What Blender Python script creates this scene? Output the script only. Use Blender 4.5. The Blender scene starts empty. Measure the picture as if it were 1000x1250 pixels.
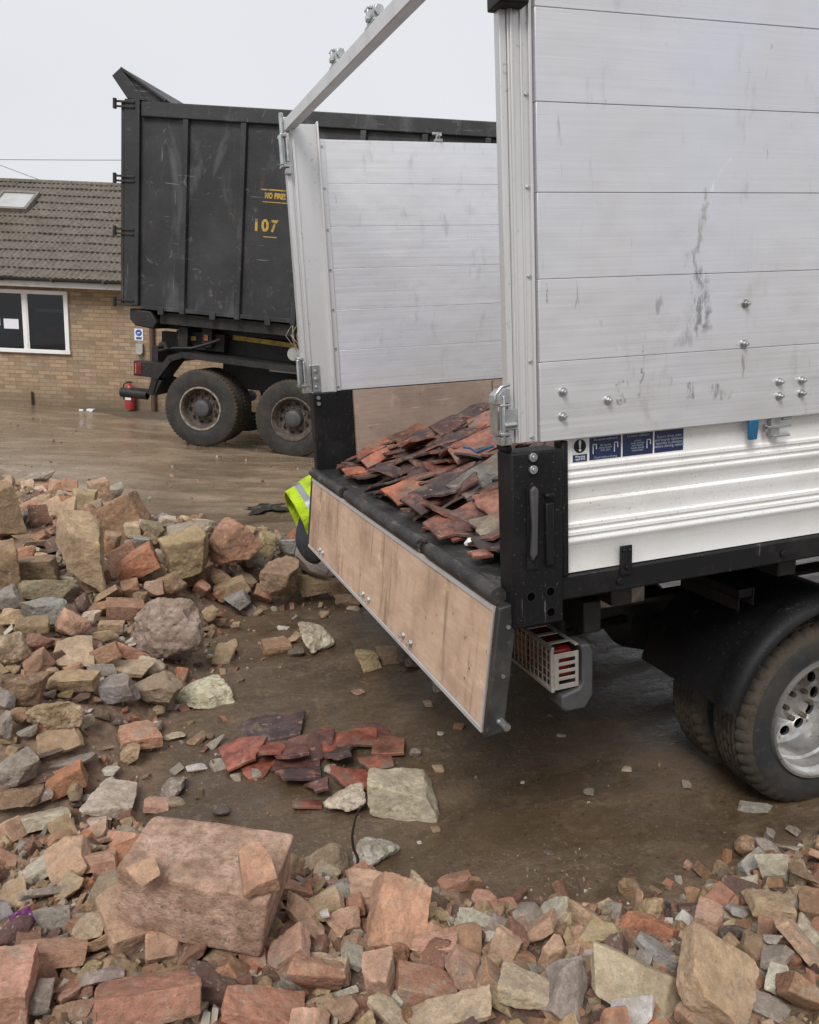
import bpy, bmesh, math, random
import numpy as np
from mathutils import Vector, Matrix, Euler
rad = math.radians
scn = bpy.context.scene
COL = scn.collection
random.seed(7)

# ------------------------------------------------------------------ camera
CAM_R = np.array([[0.94290563, 0.11844919, -0.31128565],
                  [-0.3293885, 0.19324522, -0.9242075],
                  [-0.04931716, 0.97397437, 0.2212278]])
CAM_C = np.array([-0.9095, -1.902, 1.6645])
FPX, PW, PH = 1002.236, 1000.0, 1250.0
cam = bpy.data.cameras.new('camera')
cam.sensor_fit = 'VERTICAL'
cam.sensor_height = 36.0
cam.lens = FPX / PH * 36.0
cam.clip_start = 0.05
cam.clip_end = 2000
co = bpy.data.objects.new('camera', cam)
COL.objects.link(co)
m4 = Matrix.Identity(4)
for i in range(3):
    for j in range(3):
        m4[i][j] = float(CAM_R[i, j])
    m4[i][3] = float(CAM_C[i])
co.matrix_world = m4
scn.camera = co

# ------------------------------------------------------------------ sky, sun, exposure
SUN_EL, SUN_AZ = rad(50), rad(212)       # azimuth measured from +Y towards +X
w = bpy.data.worlds.new('World')
scn.world = w
w.use_nodes = True
nt = w.node_tree
nt.nodes.clear()
out = nt.nodes.new('ShaderNodeOutputWorld')
bg = nt.nodes.new('ShaderNodeBackground')
sky = nt.nodes.new('ShaderNodeTexSky')
sky.sky_type = 'NISHITA'
sky.sun_disc = False
sky.sun_elevation = SUN_EL
sky.sun_rotation = SUN_AZ
sky.dust_density = 4.0
tc = nt.nodes.new('ShaderNodeTexCoord')
nz = nt.nodes.new('ShaderNodeTexNoise')
nz.inputs['Scale'].default_value = 1.6
nz.inputs['Detail'].default_value = 4
rmp = nt.nodes.new('ShaderNodeValToRGB')
rmp.color_ramp.elements[0].position = 0.3
rmp.color_ramp.elements[1].position = 0.72
rmp.color_ramp.elements[0].color = (4.45, 4.55, 4.80, 1)
rmp.color_ramp.elements[1].color = (4.95, 5.0, 5.15, 1)
mx = nt.nodes.new('ShaderNodeMix')
mx.data_type = 'RGBA'
mx.inputs[0].default_value = 0.95
nt.links.new(tc.outputs['Generated'], nz.inputs['Vector'])
nt.links.new(nz.outputs['Fac'], rmp.inputs['Fac'])
nt.links.new(sky.outputs['Color'], mx.inputs[6])
nt.links.new(rmp.outputs['Color'], mx.inputs[7])
nt.links.new(mx.outputs[2], bg.inputs['Color'])
bg.inputs['Strength'].default_value = 0.1
nt.links.new(bg.outputs[0], out.inputs[0])
sl = bpy.data.lights.new('sun', 'SUN')
sl.energy = 1.5
sl.angle = rad(24)
sl.color = (1.0, 0.97, 0.93)
so = bpy.data.objects.new('sun', sl)
COL.objects.link(so)
sd = Vector((math.sin(SUN_AZ) * math.cos(SUN_EL), math.cos(SUN_AZ) * math.cos(SUN_EL), math.sin(SUN_EL)))
so.rotation_euler = sd.to_track_quat('Z', 'Y').to_euler()
scn.view_settings.view_transform = 'Standard'
scn.view_settings.look = 'None'
scn.view_settings.exposure = 0.75
scn.view_settings.gamma = 1.0
scn.cycles.max_bounces = 6
scn.cycles.diffuse_bounces = 3
scn.cycles.use_denoising = True

# ------------------------------------------------------------------ node helpers
class NT:
    def __init__(s, name):
        s.m = bpy.data.materials.new(name)
        s.m.use_nodes = True
        s.t = s.m.node_tree
        s.t.nodes.clear()
        s.o = s.t.nodes.new('ShaderNodeOutputMaterial')
        s.b = s.t.nodes.new('ShaderNodeBsdfPrincipled')
        s.t.links.new(s.b.outputs[0], s.o.inputs[0])
    def n(s, typ, **kw):
        x = s.t.nodes.new('ShaderNode' + typ)
        for k, v in kw.items():
            setattr(x, k, v)
        return x
    def l(s, a, b):
        s.t.links.new(a, b)
    def coords(s, scale=(1, 1, 1), rnd=True, loc=(0, 0, 0), rot=(0, 0, 0)):
        t = s.n('TexCoord')
        mp = s.n('Mapping')
        mp.inputs['Scale'].default_value = scale
        mp.inputs['Location'].default_value = loc
        mp.inputs['Rotation'].default_value = rot
        src = t.outputs['Object']
        if rnd:
            oi = s.n('ObjectInfo')
            ml = s.n('Math', operation='MULTIPLY')
            ml.inputs[1].default_value = 37.0
            s.l(oi.outputs['Random'], ml.inputs[0])
            ad = s.n('VectorMath', operation='ADD')
            s.l(src, ad.inputs[0])
            s.l(ml.outputs[0], ad.inputs[1])
            src = ad.outputs[0]
        s.l(src, mp.inputs['Vector'])
        return mp.outputs[0]
    def noise(s, vec, scale, detail=6, rough=0.6, dist=0.0):
        x = s.n('TexNoise')
        x.inputs['Scale'].default_value = scale
        x.inputs['Detail'].default_value = detail
        x.inputs['Roughness'].default_value = rough
        x.inputs['Distortion'].default_value = dist
        s.l(vec, x.inputs['Vector'])
        return x.outputs['Fac']
    def rng(s, v, a, b, c=0.0, d=1.0):
        x = s.n('MapRange')
        for i, k in enumerate((a, b, c, d)):
            x.inputs[i + 1].default_value = k
        s.l(v, x.inputs[0])
        return x.outputs[0]
    def math(s, op, a, b=None):
        x = s.n('Math', operation=op)
        for i, k in enumerate((a, b)):
            if k is None: continue
            if isinstance(k, (int, float)): x.inputs[i].default_value = k
            else: s.l(k, x.inputs[i])
        return x.outputs[0]
    def mix(s, f, a, b, mode='MIX'):
        x = s.n('Mix', data_type='RGBA', blend_type=mode)
        for idx, k in ((0, f), (6, a), (7, b)):
            if isinstance(k, (int, float)): x.inputs[idx].default_value = k
            elif isinstance(k, tuple): x.inputs[idx].default_value = k + (1,) if len(k) == 3 else k
            else: s.l(k, x.inputs[idx])
        return x.outputs[2]
    def bump(s, h, strength, dist, prev=None):
        x = s.n('Bump')
        x.inputs['Strength'].default_value = strength
        x.inputs['Distance'].default_value = dist
        s.l(h, x.inputs['Height'])
        if prev is not None: s.l(prev, x.inputs['Normal'])
        return x.outputs[0]
    def fin(s, col, rough=0.6, metal=0.0, normal=None, spec=None):
        for nm, k in (('Base Color', col), ('Roughness', rough), ('Metallic', metal)):
            if isinstance(k, (int, float)): s.b.inputs[nm].default_value = k
            elif isinstance(k, tuple): s.b.inputs[nm].default_value = k + (1,)
            else: s.l(k, s.b.inputs[nm])
        if spec is not None: s.b.inputs['Specular IOR Level'].default_value = spec
        if normal is not None: s.l(normal, s.b.inputs['Normal'])
        return s.m

def generic(name, base, layers=(), rough=0.6, metal=0.0, bumps=(), rnd=True, spec=None, roughvar=0.0):
    """base colour (or 'OBJ' = the object's own colour) with noise layers (scale, lo, hi, colour, stretch)"""
    t = NT(name)
    if base == 'OBJ':
        c = t.n('ObjectInfo').outputs['Color']
    else:
        c = base
    for L in layers:
        sc, lo, hi, cc = L[:4]
        st = L[4] if len(L) > 4 else (1, 1, 1)
        mode = L[5] if len(L) > 5 else 'MIX'
        v = t.coords(scale=st, rnd=rnd, loc=(sc * .37, sc * .11, sc * .73))
        f = t.rng(t.noise(v, sc, 7, 0.62), lo, hi)
        c = t.mix(f, c, cc, mode)
    nrm = None
    for (sc, stg, d) in bumps:
        v = t.coords(rnd=rnd)
        nrm = t.bump(t.noise(v, sc, 8, 0.65), stg, d, nrm)
    r = rough
    if roughvar:
        r = t.rng(t.noise(t.coords(rnd=rnd), 9, 5), 0.3, 0.7, rough - roughvar, rough + roughvar)
    return t.fin(c, r, metal, nrm, spec)

MUD = (.25, .175, .112)
M = {}
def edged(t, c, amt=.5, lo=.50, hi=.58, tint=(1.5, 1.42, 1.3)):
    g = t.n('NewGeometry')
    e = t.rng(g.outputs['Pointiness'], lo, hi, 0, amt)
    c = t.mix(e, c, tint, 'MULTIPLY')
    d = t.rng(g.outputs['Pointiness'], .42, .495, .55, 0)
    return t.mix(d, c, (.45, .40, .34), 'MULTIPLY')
def rubble(name, kind):
    t = NT(name)
    c = t.n('ObjectInfo').outputs['Color']
    v = t.coords()
    # broad weathering, then grain, specks and pits
    c = t.mix(t.rng(t.noise(v, 9, 8, .68), .36, .64), t.mix(1.0, c, (.74, .71, .68), 'MULTIPLY'), t.mix(1.0, c, (1.25, 1.22, 1.18), 'MULTIPLY'))
    c = t.mix(t.rng(t.noise(v, 34, 8, .75, .4), .40, .62), t.mix(1.0, c, (.70, .67, .64), 'MULTIPLY'), c)
    if kind == 'brick':
        c = t.mix(t.rng(t.noise(v, 11, 7, .7), .57, .63, 0, .8), c, (.42, .36, .28))
        c = t.mix(t.rng(t.noise(v, 70, 4, .6), .60, .66, 0, .7), c, (.52, .44, .36))
        c = t.mix(t.math('MULTIPLY', t.rng(t.noise(v, 75, 4, .7), .61, .70, 0, .7), t.rng(t.noise(v, 13, 3), .42, .60)), c, (.10, .06, .045))
    else:
        c = t.mix(t.rng(t.noise(v, 60, 4, .6), .58, .66, 0, .6), c, (.50, .46, .40))
        c = t.mix(t.math('MULTIPLY', t.rng(t.noise(v, 65, 5, .7), .60, .70, 0, .65), t.rng(t.noise(v, 11, 3), .42, .62)), c, (.09, .075, .06))
        c = t.mix(t.rng(t.noise(v, 6, 6, .7), .60, .72, 0, .45), c, (.24, .16, .085))
    vs = t.coords(scale=(1, 1, 5), rot=(.5, .3, 0))
    c = t.mix(t.rng(t.noise(vs, 16, 6, .65), .48, .66, 0, .35), c, (.55, .5, .46), 'MULTIPLY')
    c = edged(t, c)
    c = t.mix(.20, c, (.38, .275, .19))
    c = t.mix(t.rng(t.noise(v, 4.3, 7, .68), .50, .70, 0, .55), c, MUD)
    n = t.bump(t.noise(v, 26, 8, .7), .9, .022)
    n = t.bump(t.noise(v, 90, 7, .7), .9, .010, n)
    n = t.bump(t.noise(v, 240, 4, .7), .6, .004, n)
    return t.fin(c, .9, 0, n)
M['stone'] = rubble('stone_face', 'stone')
M['brick'] = rubble('brick_face', 'brick')
M['stone_old'] = generic('stone_face', 'OBJ', [(14, .40, .66, (.62, .58, .52), (1, 1, 1), 'MULTIPLY'), (45, .52, .72, (1.45, 1.4, 1.3), (1, 1, 1), 'MULTIPLY'),
                     (5, .50, .72, MUD), (110, .60, .72, (.45, .42, .38), (1, 1, 1), 'MULTIPLY')],
                     .85, 0, [(60, .45, .01), (18, .5, .02), (220, .3, .004)])
M['brick_old'] = generic('brick_face', 'OBJ', [(22, .40, .62, (.66, .58, .55), (1, 1, 1), 'MULTIPLY'), (9, .57, .70, (.34, .28, .21)), (60, .55, .70, (1.35, 1.25, 1.15), (1, 1, 1), 'MULTIPLY'),
                     (4, .56, .74, MUD), (140, .62, .7, (.5, .45, .4), (1, 1, 1), 'MULTIPLY')],
                     .88, 0, [(90, .4, .006), (25, .5, .012), (260, .3, .003)])
def conc():
    t = NT('concrete_face')
    c = t.n('ObjectInfo').outputs['Color']
    v = t.coords()
    vo = t.n('TexVoronoi')
    vo.inputs['Scale'].default_value = 55
    t.l(v, vo.inputs['Vector'])
    ag = t.rng(vo.outputs['Distance'], .18, .30, 1, 0)
    sel = t.rng(t.noise(v, 40, 2), .50, .56)
    f = t.math('MULTIPLY', ag, sel)
    agc = t.mix(t.rng(vo.outputs['Color'], .2, .8), (.30, .22, .14), (.55, .50, .42))
    c = t.mix(t.rng(t.noise(v, 12, 7), .4, .65), c, (.62, .58, .52), 'MULTIPLY')
    c = t.mix(f, c, agc)
    c = t.mix(t.rng(t.noise(v, 38, 8, .75), .40, .60), t.mix(1.0, c, (.62, .59, .55), 'MULTIPLY'), c)
    c = t.mix(t.math('MULTIPLY', t.rng(t.noise(v, 70, 5, .7), .60, .69, 0, .75), t.rng(t.noise(v, 14, 3), .40, .60)), c, (.09, .07, .055))
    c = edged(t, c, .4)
    c = t.mix(t.rng(t.noise(v, 4.5, 6), .52, .74, 0, .8), c, MUD)
    n = t.bump(t.noise(v, 35, 8, .7), 1.0, .022)
    n = t.bump(f, .4, .006, n)
    n = t.bump(t.noise(v, 150, 6, .7), .5, .005, n)
    return t.fin(c, .92, 0, n)
M['conc'] = conc()
M['tile'] = generic('tile_face', 'OBJ', [(12, .40, .60, (.50, .46, .46), (1, 1, 1), 'MULTIPLY'), (40, .42, .62, (.68, .64, .62), (1, 1, 1), 'MULTIPLY'), (6, .58, .66, (.25, .095, .06)), (9, .55, .68, (.17, .125, .09)), (34, .60, .70, (.26, .21, .17)), (60, .6, .72, (.5, .5, .5), (1, 1, 1), 'MULTIPLY')],
                    .55, 0, [(60, .25, .004), (200, .25, .002)], roughvar=.15)
M['tile_edge'] = generic('tile_broken_edge', (.25, .095, .058), [(9, .42, .58, (.12, .062, .05)), (28, .45, .62, (.085, .05, .045)), (60, .52, .7, (.2, .13, .09))], .85, 0, [(90, .5, .004)])
M['alu'] = None
def alu(name, base, rough, smear=False):
    t = NT(name)
    v = t.coords(scale=(.7, .7, 55), rnd=False)
    st = t.noise(v, 2.0, 6, .6)
    c = t.mix(t.rng(st, .3, .7), tuple(x * .86 for x in base), base)
    v2 = t.coords(rnd=False)
    c = t.mix(t.rng(t.noise(v2, 3.0, 6), .45, .75, 0, .22), c, tuple(x * .70 for x in base))
    # short scratches and grime
    v3 = t.coords(scale=(14, 14, 2.2), rnd=False, rot=(0, .25, 0))
    sc = t.rng(t.noise(v3, 3.2, 3, .5, .6), .70, .76, 0, .55)
    c = t.mix(sc, c, (.20, .19, .18))
    c = t.mix(t.rng(t.noise(v2, 1.1, 3), .48, .68, 0, .5), c, (base[0] * .93, base[1] * .97, base[2] * 1.10))  # bluish patches paint soft sky reflections into the board colour
    v4 = t.coords(scale=(3, 3, 1), rnd=False)
    dr = t.rng(t.noise(v4, 5.5, 5), .60, .78, 0, .45)
    c = t.mix(dr, c, (.30, .285, .265))
    met = .42
    if smear:
        tcn = t.n('TexCoord')
        sp = t.n('SeparateXYZ')
        t.l(tcn.outputs['Object'], sp.inputs[0])
        X, Z = sp.outputs[0], sp.outputs[2]
        nzz = t.noise(t.coords(rnd=False, scale=(1, 1, 1)), 14, 6, .65)
        wob = t.rng(nzz, .25, .75, -.035, .035)
        def seg(x0, z0, x1, z1, wdt, col, c, op):
            # soft smear along a short line x(z)
            k = (x1 - x0) / (z1 - z0)
            xc = t.math('ADD', t.math('MULTIPLY', t.math('SUBTRACT', Z, z0), k), x0)
            d = t.math('ABSOLUTE', t.math('ADD', t.math('SUBTRACT', X, xc), wob))
            a = t.rng(d, wdt * .3, wdt, 1, 0)
            e = t.rng(t.math('ABSOLUTE', t.math('SUBTRACT', Z, (z0 + z1) / 2)), abs(z1 - z0) / 2 * .8, abs(z1 - z0) / 2, 1, 0)
            g = t.rng(t.noise(t.coords(rnd=False, scale=(26, 26, 9)), 3.1, 4), .44, .60)
            f = t.math('MULTIPLY', t.math('MULTIPLY', a, e), t.math('MULTIPLY', g, op))
            return t.mix(f, c, col)
        dk = (.13, .125, .115)
        c = seg(.545, 1.82, .575, 1.60, .030, dk, c, .7)
        c = seg(.575, 1.98, .545, 1.80, .014, (.34, .33, .31), c, .8)
        c = seg(.64, 2.05, .585, 1.96, .014, (.82, .82, .82), c, .6)
        c = seg(.555, 1.66, .53, 1.57, .035, (.25, .24, .23), c, .5)
        c = seg(.54, 1.48, .555, 1.43, .022, dk, c, .7)
        c = seg(.63, 1.47, .655, 1.42, .03, dk, c, .65)
        c = seg(.40, 1.62, .37, 1.44, .008, (.28, .27, .26), c, .9)
        c = seg(.33, 1.50, .325, 1.43, .006, (.2, .19, .18), c, .9)
        c = seg(.105, 1.75, .12, 1.70, .006, (.18, .17, .16), c, .9)
    r = t.rng(st, .3, .7, rough - .08, rough + .10)
    n = t.bump(st, .12, .002)
    n = t.bump(t.noise(v2, 2.3, 3), .35, .03, n)
    return t.fin(c, r, met, n)
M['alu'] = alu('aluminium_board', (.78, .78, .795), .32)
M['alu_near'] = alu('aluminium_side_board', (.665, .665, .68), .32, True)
M['alu_post'] = generic('aluminium_post', (.66, .66, .66), [(6, .50, .80, (.50, .495, .48), (1, 1, .12)), (40, .64, .75, (.34, .335, .32))], .40, .5, [(90, .08, .003)], rnd=False)
M['galv'] = generic('galvanised_steel', (.52, .54, .54), [(30, .40, .70, (.34, .36, .36)), (8, .55, .75, (.22, .19, .15))], .35, .85, [(70, .15, .003)], rnd=False)
M['black'] = generic('black_painted_steel', (.008, .008, .009), [(8, .50, .78, (.028, .026, .024)), (70, .63, .74, (.06, .055, .05)), (9, .66, .72, (.11, .105, .10), (5, 5, .5))], .50, 0, [(130, .14, .002)], rnd=False, spec=.28)
M['hole'] = generic('dark_hole', (.002, .002, .002), [], .95, spec=0.0)
M['blackplastic'] = generic('black_plastic', (.006, .006, .007), [(5, .52, .80, (.020, .019, .018)), (13, .62, .72, (.050, .044, .036), (1, 1, .35)), (120, .64, .71, (.10, .085, .07)), (50, .63, .74, (.02, .019, .018)), (9, .66, .72, (.12, .115, .11), (5, 5, .5))], .58, 0, [(240, .2, .002)], rnd=False, spec=.25)
M['rubbermat'] = generic('black_bed_floor', (.014, .014, .0145), [(7, .45, .72, (.060, .054, .048)), (22, .56, .70, (.12, .105, .09), (1, .3, 1)), (90, .60, .70, (.15, .12, .10))], .55, 0, [(60, .3, .004)], rnd=False)
M['tyre'] = generic('tyre_rubber', (.022, .021, .020), [(5, .46, .72, (.055, .044, .034)), (30, .54, .72, (.05, .042, .034))], .8, 0, [(120, .25, .003)], rnd=False)
M['tread'] = generic('muddy_tread', (.045, .036, .027), [(6, .42, .68, (.085, .063, .042)), (50, .50, .7, (.03, .025, .02))], .88, 0, [(90, .5, .005)], rnd=False)
M['white'] = generic('white_dropside_paint', (.80, .80, .79), [(3, .48, .8, (.64, .62, .585)), (6, .56, .76, (.56, .52, .46), (.25, 1, 3)), (150, .635, .70, (.26, .20, .14)), (60, .64, .72, (.42, .36, .28)), (340, .62, .68, (.3, .25, .19))], .36, 0, [(2.2, .05, .02)], rnd=False)
M['wood'] = None
def ply(name, a, b, stain, grain, amt=1.0, scr=False):
    t = NT(name)
    v = t.coords(scale=grain, rnd=False)
    wv = t.noise(v, 3.0, 8, .65, .8)
    c = t.mix(t.rng(wv, .3, .7), a, b)
    v2 = t.coords(rnd=False)
    c = t.mix(t.rng(t.noise(v2, 3.5, 7, .65), .46, .74, 0, .8 * amt), c, stain)
    v5 = t.coords(scale=(1, 7, .9), rnd=False)
    c = t.mix(t.rng(t.noise(v5, 3.1, 6, .6), .56, .74, 0, .8 * amt), c, tuple(x * .72 for x in stain))
    c = t.mix(t.rng(t.noise(v2, 28, 5, .6), .66, .74, 0, .9 * amt), c, tuple(x * .35 for x in stain))
    v6 = t.coords(rnd=False, scale=(1, 1, 1), loc=(3, 5, 1))
    c = t.mix(t.rng(t.noise(v6, 9, 6, .7), .60, .72, 0, .5 * amt), c, tuple(min(1, x * 1.35) for x in a))
    if scr:
        v7 = t.coords(scale=(2.0, 2.0, 26), rnd=False, rot=(0, -.5, 0))
        c = t.mix(t.rng(t.noise(v7, 2.3, 3, .5, .4), .68, .74, 0, .7), c, (.55, .5, .45))
    n = t.bump(wv, .25, .003)
    n = t.bump(t.noise(v2, 60, 6), .15, .003, n)
    return t.fin(c, .62, 0, n)
M['wood'] = ply('plywood_tailgate', (.64, .45, .325), (.50, .34, .235), (.30, .19, .12), (1, 2.2, 16), 1.2)
M['woodgrey'] = ply('weathered_plywood', (.38, .285, .23), (.29, .21, .165), (.20, .14, .11), (2, 2, 22), 1.0, True)
M['container'] = None
def contmat():
    t = NT('container_paint')
    v = t.coords(rnd=False)
    base = (.014, .0145, .016)
    c = t.mix(t.rng(t.noise(v, 1.3, 6, .6), .40, .70, 0, .7), base, (.042, .042, .044))
    v2 = t.coords(scale=(1, 1, .35), rnd=False, rot=(0, .25, 0))
    c = t.mix(t.rng(t.noise(v2, 2.1, 7, .65, .7), .57, .70, 0, .5), c, (.125, .125, .128))
    c = t.mix(t.rng(t.noise(v, 5.0, 9, .75, 1.2), .60, .68, 0, .6), c, (.17, .17, .168))
    for k_, (rt_, sc_) in enumerate((((0, .9, 0), (1.2, 1, 22)), ((0, -.7, 0), (1.5, 1, 26)), ((0, .15, 0), (24, 1, 1.1)))):
        vk = t.coords(scale=sc_, rnd=False, rot=rt_, loc=(k_ * 3.1, 1, k_))
        c = t.mix(t.rng(t.noise(vk, 1.3, 4, .6, .3), .69, .73, 0, .55), c, (.24, .235, .225))
    v3 = t.coords(scale=(4, 4, .7), rnd=False)
    c = t.mix(t.rng(t.noise(v3, 3, 6, .6), .62, .75, 0, .6), c, (.075, .045, .03))
    c = t.mix(t.rng(t.noise(v, 28, 5, .6), .68, .74, 0, .8), c, (.12, .06, .035))
    n = t.bump(t.noise(v, 2.2, 4), .25, .04)
    n = t.bump(t.noise(v, 50, 6), .18, .004, n)
    return t.fin(c, t.rng(t.noise(v, 4, 6), .3, .7, .42, .68), 0, n)
M['container'] = contmat()
M['chassis'] = generic('dirty_chassis_steel', (.008, .0078, .0075), [(4, .45, .7, (.026, .021, .017)), (25, .57, .72, (.048, .036, .027))], .62, 0, [(60, .3, .005)], rnd=False)
M['yellow'] = generic('yellow_marking', (.50, .33, .035), [(9, .45, .65, (.22, .14, .03)), (30, .55, .7, (.10, .07, .03))], .5, 0, [], rnd=False)
M['lettering'] = generic('yellow_stencil_paint', (.46, .29, .045), [(14, .50, .64, (.10, .075, .04))], .6, 0, [], rnd=False)
M['red'] = generic('red_lens', (.22, .012, .014), [(18, .4, .65, (.09, .008, .009))], .25, 0, [], rnd=False)
M['amber'] = generic('amber_lens', (.45, .13, .03), [(18, .5, .7, (.3, .05, .02))], .25, 0, [], rnd=False)
M['guardwhite'] = generic('lamp_guard_paint', (.30, .285, .255), [(20, .45, .7, (.38, .34, .29)), (60, .58, .7, (.25, .2, .16))], .5, .2, [], rnd=False)
M['tailsteel'] = generic('tailgate_steel', (.028, .030, .029), [(9, .45, .7, (.075, .07, .062)), (40, .6, .72, (.12, .09, .07))], .5, .2, [(90, .2, .003)], rnd=False)
M['greyplastic'] = generic('grey_plastic', (.050, .050, .052), [(9, .45, .7, (.085, .078, .07))], .6, 0, [(120, .15, .002)], rnd=False)
M['rimsilver'] = generic('silver_wheel_paint', (.55, .545, .535), [(9, .52, .74, (.30, .26, .21)), (50, .60, .72, (.13, .09, .065))], .33, .85, [(50, .12, .003)], rnd=False)
M['rimrust'] = generic('rusty_wheel_paint', (.10, .078, .062), [(7, .42, .66, (.055, .036, .028)), (30, .5, .7, (.20, .165, .13))], .7, .1, [(60, .3, .004)], rnd=False)
M['rimlip'] = generic('worn_wheel_lip', (.34, .31, .26), [(12, .45, .65, (.13, .09, .065))], .5, .3, [(60, .2, .003)], rnd=False)
M['upvc'] = generic('white_window_frame', (.80, .80, .79), [(6, .55, .8, (.62, .6, .57))], .35, 0, [], rnd=False)
M['fascia'] = generic('white_fascia_board', (.70, .68, .65), [(5, .48, .75, (.5, .47, .43))], .5, 0, [], rnd=False)
M['glass'] = generic('dark_window_glass', (.006, .006, .008), [(1.3, .5, .62, (.03, .012, .013)), (2.2, .52, .6, (.03, .033, .04), (.4, 1, 2.2))], .04, 0, [], rnd=False)  # red and grey noise paints reflected shapes into the glass
def winglass():
    t = NT('clear_window_glass')
    tr = t.n('BsdfTransparent')
    tr.inputs[0].default_value = (.55, .57, .58, 1)
    gl = t.n('BsdfGlossy')
    gl.inputs['Roughness'].default_value = .02
    fr = t.n('Fresnel')
    fr.inputs[0].default_value = 1.5
    ms = t.n('MixShader')
    t.l(fr.outputs[0], ms.inputs[0]); t.l(tr.outputs[0], ms.inputs[1]); t.l(gl.outputs[0], ms.inputs[2])
    t.l(ms.outputs[0], t.o.inputs[0])
    return t.m
M['winglass'] = winglass()
M['sofared'] = generic('dark_red_upholstery', (.20, .015, .025), [(6, .45, .7, (.10, .01, .015))], .6, 0, [], rnd=False)  # red of a reflected car, put on boxes behind the panes
M['skyglass'] = generic('skylight_glass', (.42, .43, .42), [(3, .45, .7, (.34, .34, .33))], .15, 0, [], rnd=False)
M['skyframe'] = generic('skylight_frame', (.22, .20, .17), [(9, .45, .7, (.13, .115, .1))], .5, .3, [], rnd=False)
M['paper'] = generic('white_paper', (.72, .74, .80), [], .7)
M['rooftile'] = generic('concrete_roof_tile', (.122, .102, .082), [(3, .42, .68, (.165, .142, .116)), (14, .46, .66, (.07, .06, .049)), (45, .52, .66, (.21, .19, .16)), (1.1, .55, .7, (.085, .08, .05))], .88, 0, [(60, .3, .006)], rnd=False)
M['gutter'] = generic('dark_gutter', (.030, .027, .025), [(8, .5, .7, (.06, .055, .05))], .5, 0, [], rnd=False)
M['brownpipe'] = generic('brown_downpipe', (.095, .06, .042), [(8, .5, .7, (.07, .045, .035))], .5, 0, [], rnd=False)
M['signblue'] = generic('blue_sign_ink', (.02, .10, .42), [], .4)
M['stickerblue'] = generic('navy_sticker', (.012, .022, .075), [(20, .5, .75, (.022, .034, .10))], .35, 0, [], rnd=False)
M['stickerwhite'] = generic('white_sticker_ink', (.62, .64, .66), [], .45)
M['stickerpale'] = generic('pale_sticker_ink', (.30, .33, .40), [], .45)
M['hivis'] = generic('hi_vis_yellow_cloth', (.56, .78, .014), [(7, .42, .68, (.40, .58, .012)), (18, .56, .70, (.30, .36, .03))], .8, 0, [(16, 1.0, .05), (40, .5, .012), (300, .2, .001)], rnd=False)
M['reflective'] = generic('grey_reflective_tape', (.27, .29, .30), [(12, .45, .7, (.2, .21, .22))], .4, .3, [], rnd=False)
M['darkcloth'] = generic('dark_work_trousers', (.022, .024, .03), [(9, .5, .7, (.05, .045, .04))], .85, 0, [(20, .5, .02)], rnd=False)
M['skin'] = generic('skin', (.45, .26, .18), [], .5)
M['bluestrap'] = generic('blue_plastic', (.012, .10, .21), [(20, .5, .7, (.02, .08, .18))], .4, 0, [], rnd=False)
M['redplastic'] = generic('red_painted_metal', (.38, .035, .04), [(9, .5, .7, (.40, .03, .04))], .4, 0, [], rnd=False)
M['plasticgrey'] = generic('light_grey_box', (.40, .39, .37), [(8, .5, .7, (.3, .28, .26))], .5, 0, [], rnd=False)
M['rust'] = generic('rusty_wire', (.075, .045, .03), [(40, .4, .6, (.04, .028, .022))], .85, 0, [], rnd=False)
M['cable'] = generic('overhead_cable_sheath', (.12, .12, .125), [], .7)
M['purple'] = generic('purple_wrapper', (.12, .02, .10), [(60, .58, .64, (.35, .28, .32))], .35)
M['beige'] = generic('dirty_galvanised_member', (.30, .265, .21), [(12, .45, .65, (.16, .13, .10)), (50, .55, .7, (.1, .08, .06))], .6, .2, [], rnd=False)
M['plasticbag'] = generic('dark_wet_plastic', (.03, .028, .026), [(14, .5, .7, (.12, .09, .06))], .3, 0, [(30, .6, .02)])

def brickwall():
    t = NT('buff_brick_wall')
    tcn = t.n('TexCoord')
    sp = t.n('SeparateXYZ')
    t.l(tcn.outputs['Object'], sp.inputs[0])
    cb = t.n('CombineXYZ')
    t.l(t.math('ADD', sp.outputs[0], sp.outputs[1]), cb.inputs[0])
    t.l(sp.outputs[2], cb.inputs[1])
    b = t.n('TexBrick')
    t.l(cb.outputs[0], b.inputs['Vector'])
    b.offset = .5
    b.inputs['Scale'].default_value = 1
    b.inputs['Color1'].default_value = (.44, .315, .205, 1)
    b.inputs['Color2'].default_value = (.275, .19, .125, 1)
    b.inputs['Mortar'].default_value = (.22, .185, .14, 1)
    b.inputs['Mortar Size'].default_value = .0085
    b.inputs['Mortar Smooth'].default_value = .25
    b.inputs['Bias'].default_value = .0
    b.inputs['Brick Width'].default_value = .225
    b.inputs['Row Height'].default_value = .075
    v = t.coords(rnd=False)
    c = t.mix(t.rng(t.noise(v, 6, 7), .40, .68, 0, .8), b.outputs['Color'], (.78, .72, .64), 'MULTIPLY')
    c = t.mix(t.rng(t.noise(v, 28, 5), .55, .72, 0, .6), c, (.42, .31, .19))
    c = t.mix(t.rng(sp.outputs[2], .0, .42, .75, 0), c, (.13, .098, .065))
    n = t.bump(b.outputs['Fac'], -.6, .008)
    n = t.bump(t.noise(v, 80, 6), .3, .004, n)
    return t.fin(c, .9, 0, n)
M['brickwall'] = brickwall()

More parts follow.
